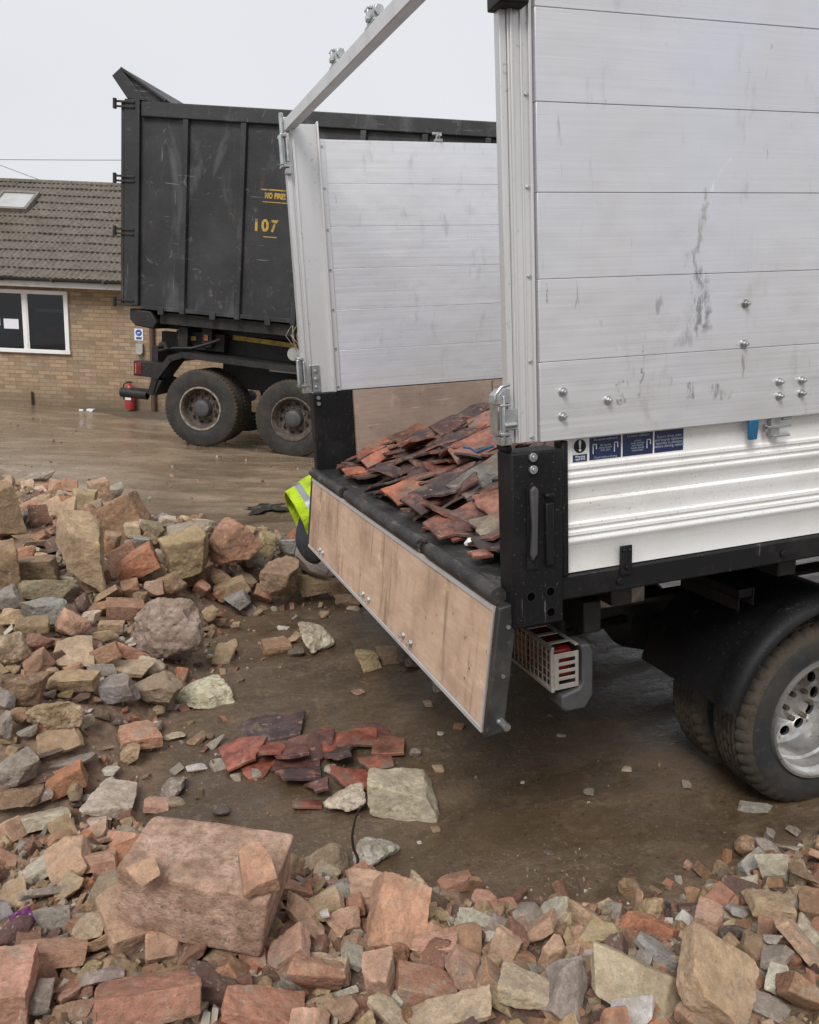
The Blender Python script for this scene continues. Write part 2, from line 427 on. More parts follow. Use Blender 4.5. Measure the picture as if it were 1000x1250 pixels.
def ground_mat():
    t = NT('wet_mud')
    v = t.coords(rnd=False)
    rub = t.n('Attribute', attribute_name='rubble').outputs['Fac']
    far = t.n('Attribute', attribute_name='far').outputs['Fac']
    vs = t.coords(scale=(.75, 1.5, 1), rnd=False, rot=(0, 0, .30))
    st = t.noise(vs, 3.4, 9, .70, .9)
    big = t.noise(v, .9, 6, .6)
    fine = t.noise(v, 28, 8, .65)
    c = t.mix(t.rng(st, .32, .66), (.098, .066, .040), (.172, .120, .074))
    c = t.mix(t.rng(big, .40, .62, 0, .75), c, (.066, .044, .027))
    c = t.mix(t.rng(fine, .52, .72, 0, .7), c, (.20, .15, .10))
    c = t.mix(t.rng(t.noise(v, 85, 4, .6), .62, .70, 0, .8), c, (.30, .24, .17))
    c = t.mix(t.rng(t.noise(v, 60, 5, .6), .60, .70, 0, .8), c, (.035, .026, .019))
    # pale muddy dirt of the far road
    fr = t.mix(t.rng(t.noise(t.coords(scale=(.8, 1.25, 1), rnd=False), 1.9, 9, .68), .34, .66), (.25, .185, .122), (.36, .275, .19))
    fr = t.mix(t.rng(fine, .5, .72, 0, .6), fr, (.13, .10, .07))
    c = t.mix(t.rng(t.noise(v, 6.5, 7, .7, .5), .56, .66, 0, .5), c, (.21, .16, .105))
    c = t.mix(far, c, fr)
    # crumbled brick and mortar soil under the heaps
    rc = t.mix(t.rng(t.noise(v, 22, 7, .65), .38, .62), (.115, .078, .05), (.24, .165, .115))
    rc = t.mix(t.rng(t.noise(v, 65, 5, .6), .56, .66), rc, (.27, .13, .085))
    c = t.mix(rub, c, rc)
    vw = t.coords(scale=(.55, 1.5, 1), rnd=False, rot=(0, 0, .2), loc=(2, 7, 0))
    wm = t.math('MULTIPLY', t.rng(t.noise(vw, 1.7, 7, .65), .42, .58), t.math('SUBTRACT', 1.0, rub))
    c = t.mix(t.math('MULTIPLY', wm, .55), c, t.mix(1.0, c, (.55, .52, .49), 'MULTIPLY'))
    wet = t.rng(wm, 0, 1, .54, .15)
    r = t.math('ADD', wet, t.math('MULTIPLY', rub, .30))
    r = t.math('ADD', r, t.rng(fine, .35, .75, -.08, .14))
    r = t.math('SUBTRACT', r, t.math('MULTIPLY', far, .22))
    dry = t.math('SUBTRACT', 1.0, t.math('MULTIPLY', wm, .75))
    dry = t.math('MULTIPLY', dry, t.math('SUBTRACT', 1.0, t.math('MULTIPLY', far, .55)))
    n = t.bump(st, .45, .035)
    nn2 = t.n('Bump')
    nn2.inputs['Distance'].default_value = .014
    t.l(t.math('MULTIPLY', dry, .65), nn2.inputs['Strength'])
    t.l(fine, nn2.inputs['Height'])
    t.l(n, nn2.inputs['Normal'])
    nn3 = t.n('Bump')
    nn3.inputs['Distance'].default_value = .005
    t.l(t.math('MULTIPLY', dry, .6), nn3.inputs['Strength'])
    t.l(t.noise(v, 120, 5, .65), nn3.inputs['Height'])
    t.l(nn2.outputs[0], nn3.inputs['Normal'])
    n = nn3.outputs[0]
    return t.fin(c, r, 0, n, .5)
M['ground'] = ground_mat()
def grit_mat():
    t = NT('rubble_grit')
    g = t.n('NewGeometry')
    r = t.n('ValToRGB')
    cr = r.color_ramp
    cr.interpolation = 'CONSTANT'
    cols = [(.17, .12, .075), (.27, .11, .065), (.33, .24, .15), (.20, .17, .14), (.31, .16, .105), (.12, .085, .055), (.42, .38, .31), (.14, .06, .045), (.24, .19, .12)]
    cr.elements[0].color = cols[0] + (1,)
    cr.elements[1].position = 1 / 9
    cr.elements[1].color = cols[1] + (1,)
    for i in range(2, 9):
        e = cr.elements.new(i / 9)
        e.color = cols[i] + (1,)
    t.l(g.outputs['Random Per Island'], r.inputs[0])
    v = t.coords(rnd=False)
    c = t.mix(t.rng(t.noise(v, 50, 5), .45, .65, 0, .5), r.outputs[0], MUD)
    return t.fin(c, .88, 0, t.bump(t.noise(v, 120, 5), .4, .004))
M['grit'] = grit_mat()

# ------------------------------------------------------------------ mesh builder
class MB:
    def __init__(s):
        s.v, s.f, s.mi = [], [], []
    def add(s, vs, fs, mi=0):
        o = len(s.v)
        s.v += [tuple(x) for x in vs]
        for f in fs:
            s.f.append(tuple(i + o for i in f))
            s.mi.append(mi)
        return s
    def box(s, x0, x1, y0, y1, z0, z1, mi=0, T=None):
        vs = [Vector(p) for p in ((x0, y0, z0), (x1, y0, z0), (x1, y1, z0), (x0, y1, z0), (x0, y0, z1), (x1, y0, z1), (x1, y1, z1), (x0, y1, z1))]
        if T is not None: vs = [T @ p for p in vs]
        return s.add(vs, [(0, 3, 2, 1), (4, 5, 6, 7), (0, 1, 5, 4), (1, 2, 6, 5), (2, 3, 7, 6), (3, 0, 4, 7)], mi)
    def bar(s, p0, p1, w, h, up=(0, 0, 1), mi=0):
        p0, p1 = Vector(p0), Vector(p1)
        d = (p1 - p0)
        L = d.length
        d.normalize()
        u = Vector(up)
        sx = d.cross(u).normalized()
        u = sx.cross(d)
        T = Matrix(((d.x, sx.x, u.x, p0.x), (d.y, sx.y, u.y, p0.y), (d.z, sx.z, u.z, p0.z), (0, 0, 0, 1)))
        return s.box(0, L, -w / 2, w / 2, -h / 2, h / 2, mi, T)
    def prism(s, poly, vec, mi=0, mside=None):
        n = len(poly)
        a = [Vector(p) for p in poly]
        b = [p + Vector(vec) for p in a]
        nn = Vector((0, 0, 0))
        for i in range(n):
            nn += a[i].cross(a[(i + 1) % n])
        if nn.dot(Vector(vec)) < 0:
            a.reverse(); b.reverse()
        o = len(s.v)
        s.v += [tuple(x) for x in a + b]
        s.f.append(tuple(o + i for i in reversed(range(n)))); s.mi.append(mi)
        s.f.append(tuple(o + n + i for i in range(n))); s.mi.append(mi)
        for i in range(n):
            j = (i + 1) % n
            s.f.append((o + i, o + j, o + n + j, o + n + i)); s.mi.append(mi if mside is None else mside)
        return s
    def tube(s, pts, r, seg=10, mi=0, cap=True):
        pts = [Vector(p) for p in pts]
        rs = r if isinstance(r, (list, tuple)) else [r] * len(pts)
        rings = []
        prev = None
        for i, p in enumerate(pts):
            t = (pts[min(i + 1, len(pts) - 1)] - pts[max(i - 1, 0)]).normalized()
            if prev is None:
                a = t.orthogonal().normalized()
            else:
                a = (prev - t * prev.dot(t)).normalized()
            prev = a
            b = t.cross(a)
            rings.append([p + (a * math.cos(2 * math.pi * k / seg) + b * math.sin(2 * math.pi * k / seg)) * rs[i] for k in range(seg)])
        vs = [q for rg in rings for q in rg]
        fs = []
        for i in range(len(pts) - 1):
            for k in range(seg):
                k2 = (k + 1) % seg
                fs.append((i * seg + k, i * seg + k2, (i + 1) * seg + k2, (i + 1) * seg + k))
        if cap:
            fs.append(tuple(reversed(range(seg))))
            fs.append(tuple((len(pts) - 1) * seg + k for k in range(seg)))
        return s.add(vs, fs, mi)
    def lathe(s, prof, c=(0, 0, 0), seg=64, mi=0, rfun=None, closed=False):
        """profile of (y, r), turned about the Y axis through c"""
        c = Vector(c)
        n = len(prof)
        vs = []
        for k in range(seg):
            a = 2 * math.pi * k / seg
            for j, (y, r) in enumerate(prof):
                rr = r if rfun is None else rfun(k, j, y, r)
                vs.append(c + Vector((rr * math.cos(a), y, rr * math.sin(a))))
        fs = []
        for k in range(seg):
            k2 = (k + 1) % seg
            for j in range(n if closed else n - 1):
                j2 = (j + 1) % n
                fs.append((k * n + j, k * n + j2, k2 * n + j2, k2 * n + j))
        return s.add(vs, fs, mi)
    def build(s, name, mats, parent=None, bevel=0.0, smooth=35, segs=2):
        me = bpy.data.meshes.new(name)
        me.from_pydata(s.v, [], s.f)
        if not isinstance(mats, (list, tuple)): mats = [mats]
        for m in mats: me.materials.append(m)
        me.polygons.foreach_set('material_index', s.mi)
        bm = bmesh.new()
        bm.from_mesh(me)
        bmesh.ops.recalc_face_normals(bm, faces=bm.faces)
        bm.to_mesh(me)
        bm.free()
        if smooth:
            me.polygons.foreach_set('use_smooth', [True] * len(me.polygons))
            me.set_sharp_from_angle(angle=rad(smooth))
        o = bpy.data.objects.new(name, me)
        COL.objects.link(o)
        if parent is not None: o.parent = parent
        if bevel:
            b = o.modifiers.new('bevel', 'BEVEL')
            b.width = bevel
            b.segments = segs
            b.limit_method = 'ANGLE'
            b.angle_limit = rad(40)
            b.harden_normals = False
        return o

def tag(o, label=None, cat=None, group=None, kind=None):
    if label: o['label'] = label
    if cat: o['category'] = cat
    if group: o['group'] = group
    if kind: o['kind'] = kind
    return o
def empty(name, mat=None):
    o = bpy.data.objects.new(name, None)
    o.empty_display_size = .2
    COL.objects.link(o)
    if mat is not None: o.matrix_world = mat
    return o
def text_mesh(name, body, size, mat, parent, M4, bold=0.0, sx=1.0, depth=.0006, align='CENTER', space=1.0):
    cu = bpy.data.curves.new(name, 'FONT')
    cu.body = body
    cu.size = size
    cu.offset = bold
    cu.extrude = depth
    cu.align_x = align
    cu.align_y = 'CENTER'
    cu.space_line = .8
    cu.space_character = space
    tmp = bpy.data.objects.new('tmp_text', cu)
    COL.objects.link(tmp)
    dg = bpy.context.evaluated_depsgraph_get()
    me = bpy.data.meshes.new_from_object(tmp.evaluated_get(dg))
    bpy.data.objects.remove(tmp)
    me.transform(M4 @ Matrix.Diagonal((sx, 1, 1, 1)))
    me.materials.clear()
    me.materials.append(mat)
    o = bpy.data.objects.new(name, me)
    COL.objects.link(o)
    o.parent = parent
    return o
FACE_Y = Matrix(((1, 0, 0, 0), (0, 0, -1, 0), (0, 1, 0, 0), (0, 0, 0, 1)))   # text plane x,z facing -y

# ------------------------------------------------------------------ numpy noise, terrain
def vnoise(P, seed=0):
    P = np.asarray(P, float)
    i = np.floor(P).astype(np.int64)
    f = P - i
    f = f * f * (3 - 2 * f)
    def h(x, y, z):
        n = (x * 374761393 + y * 668265263 + z * 1440662683 + seed * 974711) & 0xffffffff
        n = ((n ^ (n >> 13)) * 1274126177) & 0xffffffff
        n = n ^ (n >> 16)
        return (n & 0xffff) / 65535.0
    r = 0
    for dx in (0, 1):
        for dy in (0, 1):
            for dz in (0, 1):
                wgt = (f[..., 0] if dx else 1 - f[..., 0]) * (f[..., 1] if dy else 1 - f[..., 1]) * (f[..., 2] if dz else 1 - f[..., 2])
                r = r + wgt * h(i[..., 0] + dx, i[..., 1] + dy, i[..., 2] + dz)
    return r
def fbm(P, seed=0, octv=4):
    P = np.asarray(P, float)
    a, s, t = .5, 0, 0
    for k in range(octv):
        s = s + a * vnoise(P * 2 ** k, seed + k)
        t += a
        a *= .5
    return s / t
def smooth(a, b, x):
    t = np.clip((x - a) / (b - a), 0, 1)
    return t * t * (3 - 2 * t)
def ray(px, py):
    return CAM_R @ np.array([(px - 500) / FPX, -(py - 625) / FPX, -1.0])
def at(px, py, depth):
    return CAM_C + depth * ray(px, py)
def on(px, py, ax, v):
    d = ray(px, py)
    return CAM_C + d * (v - CAM_C[ax]) / d[ax]
def to_px(P):
    q = CAM_R.T @ (np.array(P) - CAM_C)
    return 500 + FPX * q[0] / -q[2], 625 - FPX * q[1] / -q[2], -q[2]
def poly_dist(X, Y, poly):
    """signed distance, positive inside"""
    X, Y = np.asarray(X, float), np.asarray(Y, float)
    d = np.full(X.shape, 1e9)
    ins = np.zeros(X.shape, bool)
    n = len(poly)
    for i in range(n):
        x0, y0 = poly[i]
        x1, y1 = poly[(i + 1) % n]
        ex, ey = x1 - x0, y1 - y0
        t = np.clip(((X - x0) * ex + (Y - y0) * ey) / (ex * ex + ey * ey + 1e-12), 0, 1)
        d = np.minimum(d, np.hypot(X - x0 - t * ex, Y - y0 - t * ey))
        cr = ((y0 > Y) != (y1 > Y)) & (X < ex * (Y - y0) / (ey if ey else 1e-12) + x0)
        ins ^= cr
    return np.where(ins, d, -d)
def gxy(px, py, z=0.0, push=0.0):
    p = on(px, py, 2, z)
    d = ray(px, py)[:2]
    d = d / np.hypot(*d)
    return (float(p[0] + d[0] * push), float(p[1] + d[1] * push))
L_EDGE = [gxy(*p) for p in ((-260, 1030), (0, 1020), (60, 1005), (115, 985), (165, 945), (205, 885), (232, 850), (250, 795), (290, 750), (350, 735), (420, 722))]
L_BACK = [gxy(px, py, z, .45) for px, py, z in ((432, 692, .10), (370, 672, .16), (300, 645, .26), (250, 634, .30), (205, 626, .34), (160, 600, .42), (100, 588, .46), (0, 580, .50), (-260, 575, .5))]
LEFT_POLY = L_EDGE + L_BACK
F_EDGE = [gxy(*p) for p in ((-200, 1035), (-60, 1035), (40, 1045), (130, 1030), (240, 1040), (350, 1075), (440, 1085), (520, 1112), (600, 1122), (690, 1126), (790, 1126), (840, 1105), (880, 1080), (960, 1050), (1130, 1020))]
FRONT_POLY = F_EDGE + [(1.9, -1.3), (.3, -1.75), (-1.2, -1.45), (-2.4, -.4)]
FA, FB, FC = .115, -.13, .012
def far_plane(X, Y):
    return FA + FB * np.clip(X, -7, 7) + FC * (np.clip(Y, -50, 30) - 9.8)
def mound_l(X, Y):
    d = poly_dist(X, Y, LEFT_POLY)
    return np.where(d > 0, .62 * (1 - np.exp(-np.maximum(d, 0) / .75)), 0)
def mound_f(X, Y):
    d = poly_dist(X, Y, FRONT_POLY)
    return np.where(d > 0, .27 * (1 - np.exp(-np.maximum(d, 0) / .20)), 0)
def height(X, Y, fine=True):
    X, Y = np.asarray(X, float), np.asarray(Y, float)
    s = smooth(4.3, 8.6, Y)
    h = s * far_plane(X, Y)
    h = h + mound_l(X, Y) + mound_f(X, Y)
    Z = np.zeros_like(X)
    near = 1 - smooth(9, 14, np.hypot(X, Y - 3))
    P = np.stack([X * .55 + .2 * Y, Y * 2.2 - .6 * X, Z], -1)
    h = h + near * .030 * (fbm(P * 1.1, 3, 3) - .5)
    # wheel ruts along the yard road
    rut = fbm(np.stack([X * .35 + 3, (Y + .42 * X) * 3.2, Z], -1), 21, 3) - .5
    h = h + near * .075 * rut * smooth(4.0, 6.0, Y)
    tr = np.sin((Y + .30 * X) * 7.5 + 1.2 * fbm(np.stack([X * .8, Y * .8, Z], -1), 4, 2) * 3)
    if fine:
        h = h + near * .016 * (fbm(np.stack([X * 7, Y * 9, Z], -1), 9, 3) - .5)
    return h
TS = np.concatenate([np.arange(.9, 8, .012), np.arange(8, 40, .05)])
def hit(px, py):
    d = ray(px, py)
    P = CAM_C + TS[:, None] * d
    g = height(P[:, 0], P[:, 1])
    k = int(np.argmax(P[:, 2] < g))
    return P[k], TS[k], d

# ------------------------------------------------------------------ ground (one sheet to the horizon)
def axis(lo, hi, step, far, mid):
    a = list(np.arange(lo, hi, step))
    x, s = hi, step
    R = []
    while x < far:
        R.append(x)
        s *= 1.16 if x < mid else 1.5
        x += s
    R.append(far)
    x, s = lo, step
    Lf = []
    while x > -far:
        s *= 1.16 if x > -mid else 1.5
        x -= s
        Lf.append(x)
    return np.array(sorted(set(Lf + a + R)))
gx = axis(-3.6, 2.4, .036, 900, 30)
gy = axis(-1.9, 7.6, .036, 900, 30)
GX, GY = np.meshgrid(gx, gy, indexing='ij')
GZ = height(GX, GY)
nx, ny = len(gx), len(gy)
me = bpy.data.meshes.new('ground')
me.vertices.add(nx * ny)
me.vertices.foreach_set('co', np.stack([GX, GY, GZ], -1).reshape(-1))
I = np.arange(nx * ny).reshape(nx, ny)
Q = np.stack([I[:-1, :-1], I[1:, :-1], I[1:, 1:], I[:-1, 1:]], -1).reshape(-1, 4)
me.loops.add(Q.size)
me.loops.foreach_set('vertex_index', Q.reshape(-1))
me.polygons.add(len(Q))
me.polygons.foreach_set('loop_start', np.arange(0, Q.size, 4))
me.update(calc_edges=True)
me.polygons.foreach_set('use_smooth', [True] * len(Q))
dl = np.maximum(poly_dist(GX, GY, LEFT_POLY), poly_dist(GX, GY, FRONT_POLY))
ra = smooth(-.16, .08, dl + .16 * (fbm(np.stack([GX * 6, GY * 6, GX * 0], -1), 5, 3) - .5))
a = me.attributes.new('rubble', 'FLOAT', 'POINT')
a.data.foreach_set('value', ra.reshape(-1))
a = me.attributes.new('far', 'FLOAT', 'POINT')
a.data.foreach_set('value', (smooth(4.2, 7.5, GY) * .9).reshape(-1))
me.materials.append(M['ground'])
go = bpy.data.objects.new('ground', me)
COL.objects.link(go)
tag(go, kind='structure')


# ------------------------------------------------------------------ wheels
def tyre_mb(c, R, width, rim_r, seg, ngro, depth, y0):
    """tyre turned about Y; y0 = outer face; extends to y0+width"""
    wd = width
    prof = [(y0 + .012, rim_r), (y0 + .003, rim_r + .012), (y0, rim_r + (R - rim_r) * .45), (y0 + .006, R - .035), (y0 + .018, R - .013), (y0 + .034, R - .003)]
    inner = []
    k = 6
    for j in range(1, k):
        yy = y0 + .034 + (wd - .068) * j / k
        inner += [(yy - .007, R), (yy - .004, R - depth), (yy + .004, R - depth), (yy + .007, R)]
    prof = prof + inner + [(y0 + wd - .034, R - .003), (y0 + wd - .018, R - .013), (y0 + wd - .006, R - .035), (y0 + wd, rim_r + (R - rim_r) * .45), (y0 + wd - .012, rim_r)]
    n = len(prof)
    def rf(kk, j, y, r):
        if 4 <= j <= n - 5:
            ph = (kk * ngro / seg + (0.5 if (j // 4) % 2 else 0) + .15 * math.sin(j)) % 1
            if ph < .26:
                return r - depth * (1.0 if j in (4, 5, 6, n - 6, n - 5, n - 7) else .8)
        return r
    m = MB()
    m.lathe(prof, c, seg, 0, rf)
    for fi, f in enumerate(m.f):
        j = (fi % (n - 1))
        if 3 <= j <= n - 5: m.mi[fi] = 1
    return m

# ------------------------------------------------------------------ tipper truck
ZB = .95
PB = ZB + .4059
BD = .2017
XF = 3.25
tip = empty('tipper_truck')
tag(tip, 'white and aluminium caged tipper truck backed up with its tailgate hanging open', 'tipper truck')

m = MB().box(.0, XF, .03, 2.27, ZB - .035, ZB)
m.build('bed_floor', M['rubbermat'], tip, .004)
m = MB()
for a, b in ((.02, .545), (.615, 1.575), (1.65, 2.275)):
    m.tube([(-.022, a, ZB - .008), (-.022, b, ZB - .008)], .0245, 18)
m.build('hinge_roller', M['rubbermat'], tip)
m = MB()
for y in (.58, 1.612):
    m.tube([(-.018, y - .034, ZB - .014), (-.018, y + .034, ZB - .014)], .016, 12)
    m.box(-.03, .01, y - .012, y + .012, ZB - .03, ZB + .002)
m.build('hinge_pin', M['black'], tip, .002)

# hanging tailgate
tg = []
T0, T1 = Vector((-.022, 0, ZB - .030)), Vector((-.072, 0, ZB - .392))
tax = (T1 - T0).normalized()
tnm = Vector((-abs(tax.z), 0, tax.x)).normalized()
if tnm.x > 0: tnm = -tnm
TL = (T1 - T0).length
TG = Matrix(((tnm.x, 0, -tax.x, T0.x), (0, 1, 0, 0), (tnm.z, 0, -tax.z, T0.z), (0, 0, 0, 1)))   # local x = out, z = up, origin at top
m = MB().box(.0, .011, .022, 2.245, -TL + .012, -.006, 0, TG)
tgo = MB()
tgo.box(-.040, -.001, .0, 2.27, -TL, -.0, 0, TG)
tgo.box(-.044, .013, -.012, .014, -TL - .004, .001, 0, TG)
tgo.box(-.044, .013, 2.249, 2.28, -TL - .004, .001, 0, TG)
tail = tgo.build('tailgate', M['tailsteel'], tip, .004)
m.build('plywood_lining', M['wood'], tail, .0015)
m = MB().box(.012, .0155, .02, 2.248, -.016, -.001, 0, TG)
m.box(.0, .0145, .02, 2.248, -TL - .002, -TL + .010, 0, TG)
m.box(.0115, .0145, .0185, .026, -TL + .010, -.016, 0, TG)
m.build('edge_trim', M['alu_post'], tail)
for yy in (.62, .70, 1.13, 1.21, 1.92, 1.98):
    b = MB()
    b.tube([TG @ Vector((.010, yy, -TL + .045)), TG @ Vector((.020, yy, -TL + .045))], .012, 6)
    b.tube([TG @ Vector((.020, yy, -TL + .045)), TG @ Vector((.030, yy, -TL + .045))], .006, 8)
    b.build('bolt', M['galv'], tail)
b = MB().tube([TG @ Vector((-.03, -.011, -TL + .03)), TG @ Vector((-.03, -.05, -TL + .03))], .011, 10)
b.build('latch_pin', M['galv'], tail)
for zz in (-.06, -.2, -.33):
    b = MB().tube([TG @ Vector((-.02, -.011, zz)), TG @ Vector((-.02, -.016, zz))], .006, 8)
    b.build('rivet', M['galv'], tail)

# side rails below the dropsides, headboard
m = MB()
m.box(.150, XF, -.012, .06, ZB - .040, ZB + .030)
m.build('side_rail', M['black'], tip, .006)
m = MB().box(.150, XF, 2.24, 2.312, ZB - .040, ZB + .030)
m.build('side_rail', M['black'], tip, .006)
m = MB().box(XF, XF + .05, -.02, 2.32, ZB - .04, ZB + 1.3)
m.build('headboard', M['white'], tip, .006)
m = MB().box(.02, .10, .06, 2.24, ZB - .10, ZB - .037)
m.build('rear_cross_member', M['chassis'], tip, .004)

# dropsides: pressed profile run along the truck
def dropside(ysign, y):
    prof = []
    zs = [(.033, 0), (.112, 0), (.118, .006), (.126, .006), (.132, 0), (.1345, 0), (.139, .006), (.147, .006), (.152, 0), (.156, 0), (.161, .006), (.170, .006), (.175, 0),
          (.180, 0), (.205, .004), (.224, .010), (.229, .010), (.235, -.007), (.241, -.002), (.270, 0), (.276, .006), (.284, .006), (.289, 0), (.293, 0), (.298, .006), (.306, .006), (.311, 0),
          (.316, 0), (.321, .006), (.329, .006), (.334, 0), (.405, 0)]
    outer = [(y - ysign * o, ZB + z) for z, o in zs]
    inner = [(y + ysign * .024, ZB + .405), (y + ysign * .024, ZB + .033)]
    poly = [(0.172, a, b) for a, b in outer + inner]
    return MB().prism(poly, (XF - .172, 0, 0))
ds = dropside(1, 0.0).build('dropside', M['white'], tip, 0, 50)
ds2 = dropside(-1, 2.30).build('dropside', M['white'], tip, 0, 50)
MB().box(.215, XF, 2.246, 2.275, ZB + .002, PB - .004).build('inner_lining', M['woodgrey'], tip, .001)
MB().box(.215, XF, .0245, .040, ZB + .002, PB - .004).build('inner_lining', M['woodgrey'], tip, .001)
m = MB().box(1.00, 1.003, 2.2435, 2.2465, ZB + .002, PB - .006)
m.build('lining_joint', M['black'], tip)

# near corner pillar
pil = MB()
pil.box(.0, .149, -.030, .055, ZB - .092, PB - .022)
pil.box(.150, .1715, -.022, .022, ZB + .030, PB - .004)
pil.box(-.004, .012, -.018, .050, PB - .022, PB - .002)
pilo = pil.build('corner_pillar', M['blackplastic'], tip, .006)
hd = MB()
hd.prism([(.040, -.0315, PB - .115), (.058, -.0315, PB - .10), (.076, -.0315, PB - .115), (.070, -.0315, PB - .27), (.072, -.0315, PB - .335), (.036, -.0315, PB - .335), (.040, -.0315, PB - .25)], (0, -.003, 0))
hd.build('handle_recess', M['black'], pilo)
lv = MB()
lv.prism([(.046, -.035, PB - .12), (.058, -.035, PB - .108), (.069, -.035, PB - .12), (.066, -.035, PB - .22), (.064, -.035, PB - .29), (.050, -.035, PB - .31), (.044, -.035, PB - .29), (.050, -.035, PB - .22)], (0, -.014, 0))
lv.build('latch_lever', M['greyplastic'], pilo, .004)
gp = MB().box(.092, .116, -.042, -.0305, PB - .33, PB - .16)
gp.box(.090, .118, -.046, -.0305, PB - .146, PB - .134)
gp.build('grab_strip', M['black'], pilo, .004)
for x, z in ((.050, ZB - .005), (.108, ZB - .0), (.108, ZB - .058)):
    h = MB()
    h.lathe([(-.0302, .0150), (-.0325, .0150), (-.0325, .0118), (-.0305, .0118)], (x, 0, z), 20)
    h.lathe([(-.0312, .0), (-.0312, .0121)], (x, 0, z), 20, 1)
    h.build('bolt_hole', [M['black'], M['hole']], pilo)
for z in (PB - .036, PB - .068):
    b = MB().tube([(.060, -.030, z), (.060, -.040, z)], .0115, 14)
    b.tube([(.060, -.040, z), (.060, -.044, z)], .006, 6)
    b.build('bolt', M['galv'], pilo, .001)
# far corner pillar
pf = MB().box(.0, .213, 2.262, 2.34, ZB - .092, PB - .006)
pfo = pf.build('corner_pillar', M['blackplastic'], tip, .006)
for z in (PB - .03, PB - .06):
    b = MB().tube([(.03, 2.262, z), (.03, 2.252, z)], .010, 10)
    b.build('bolt', M['galv'], pfo)

# aluminium cage: posts
ZT = PB + 6 * BD
m = MB()
m.box(.022, .0835, -.016, .030, PB + .001, ZT + .05)
m.box(.004, .0215, -.010, .018, PB + .001, ZT + .05)
m.box(.027, .034, -.021, -.0155, PB + .001, ZT + .05)
m.box(.052, .058, -.0195, -.0155, PB + .001, ZT + .05)
m.box(.072, .0805, -.024, -.0155, PB + .001, ZT + .05)
np_ = m.build('cage_post', M['alu_post'], tip, .0015)
for z in (1.361, 1.553, 1.76, 1.967, 2.173, 2.377):
    MB().tube([(.066, -.0158, z + .008), (.066, -.0205, z + .008)], .0042, 10).build('rivet', M['galv'], np_, .001)
m = MB()
m.box(.0, .1255, 2.284, 2.34, PB - .006, ZT + .07)
m.box(-.034, -.012, 2.29, 2.345, PB + .03, ZT + .03)
m.box(-.0125, .0005, 2.30, 2.335, PB + .03, ZT + .03)
m.box(.004, .011, 2.276, 2.2845, PB - .006, ZT + .05)
m.box(.1185, .1255, 2.246, 2.2845, PB - .006, ZT + .075)
m.box(.1260, .1550, 2.264, 2.2705, PB - .002, ZT + .0)
fp = m.build('cage_post', M['alu_post'], tip, .0015)
for k in range(7):
    MB().tube([(.140, 2.2645, PB + .02 + k * .193), (.140, 2.258, PB + .02 + k * .193)], .0055, 8).build('rivet', M['galv'], fp)
# board panels (each board a real board with a thin gap)
def boards(x0, x1, y0, y1, n, mname, lip):
    m = MB()
    for k in range(n):
        m.box(x0, x1, y0, y1, PB + k * BD + .0006, PB + (k + 1) * BD - .0006)
    m.box(x0 + .01, x1 - .01, y0 + .006, y1 - .006, PB + .01, PB + n * BD - .01)
    return m
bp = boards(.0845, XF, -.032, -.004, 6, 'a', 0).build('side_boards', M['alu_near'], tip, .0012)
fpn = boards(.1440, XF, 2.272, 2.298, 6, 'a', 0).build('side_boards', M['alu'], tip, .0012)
MB().box(.130, XF, 2.262, 2.2718, PB - .010, PB - .0005).build('board_trim', M['black'], tip)
for x, z in ((.149, 1.480), (.148, 1.417), (.282, 1.449), (.711, 1.677), (.711, 1.570), (.839, 1.458), (.918, 1.457), (.841, 1.418), (.920, 1.420)):
    b = MB()
    b.tube([(x, -.0319, z), (x, -.0345, z)], .0125, 16)
    b.tube([(x, -.0345, z), (x, -.043, z)], .0085, 6)
    b.tube([(x, -.043, z), (x, -.051, z)], .0048, 10)
    b.build('bolt', M['galv'], bp, .0008)
# clip on the top of the far boards
cx = float(on(535, 172, 1, 2.28)[0])
b = MB().box(cx - .018, cx + .022, 2.27, 2.30, ZT + .001, ZT + .016)
b.box(cx - .008, cx + .010, 2.275, 2.295, ZT + .016, ZT + .036)
b.box(cx - .028, cx + .020, 2.278, 2.292, ZT + .036, ZT + .048)
b.tube([(cx, 2.29, ZT + .027), (cx, 2.24, ZT + .027)], .007, 8)
b.build('clip', M['galv'], tip, .002)

# header bar across the open back
B0, B1 = Vector((.0, 2.345, 2.640)), Vector((.0, .05, 2.560))
hb = MB().bar(B0, B1, .044, .05).build('header_bar', M['alu_post'], tip, .003)
for f_ in (.42, .63):
    p = B0.lerp(B1, f_)
    b = MB()
    b.box(p.x - .020, p.x + .020, p.y - .055, p.y + .055, p.z + .026, p.z + .033)
    b.box(p.x - .016, p.x + .016, p.y - .045, p.y - .030, p.z + .033, p.z + .075)
    b.box(p.x - .016, p.x + .016, p.y + .024, p.y + .040, p.z + .033, p.z + .085)
    b.box(p.x - .014, p.x + .014, p.y + .020, p.y + .065, p.z + .085, p.z + .093)
    b.tube([(p.x, p.y - .055, p.z + .058), (p.x, p.y + .05, p.z + .058)], .016, 12)
    b.tube([(p.x - .03, p.y + .0, p.z + .045), (p.x + .03, p.y + .0, p.z + .045)], .010, 10)
    b.build('bar_latch', M['galv'], hb, .002)
b = MB().box(-.022, .022, 2.345, 2.375, 2.595, 2.68)
b.tube([(-.03, 2.36, 2.60), (-.03, 2.36, 2.70)], .012, 10)
b.build('bar_hinge', M['galv'], hb, .003)
b = MB().box(-.012, .06, -.055, .02, 2.36, 2.46)
b.tube([(-.02, -.05, 2.38), (-.02, -.05, 2.47)], .02, 12)
b.tube([(.035, -.056, 2.385), (.035, -.066, 2.385)], .012, 8)
b.build('post_bracket', M['black'], np_, .004)
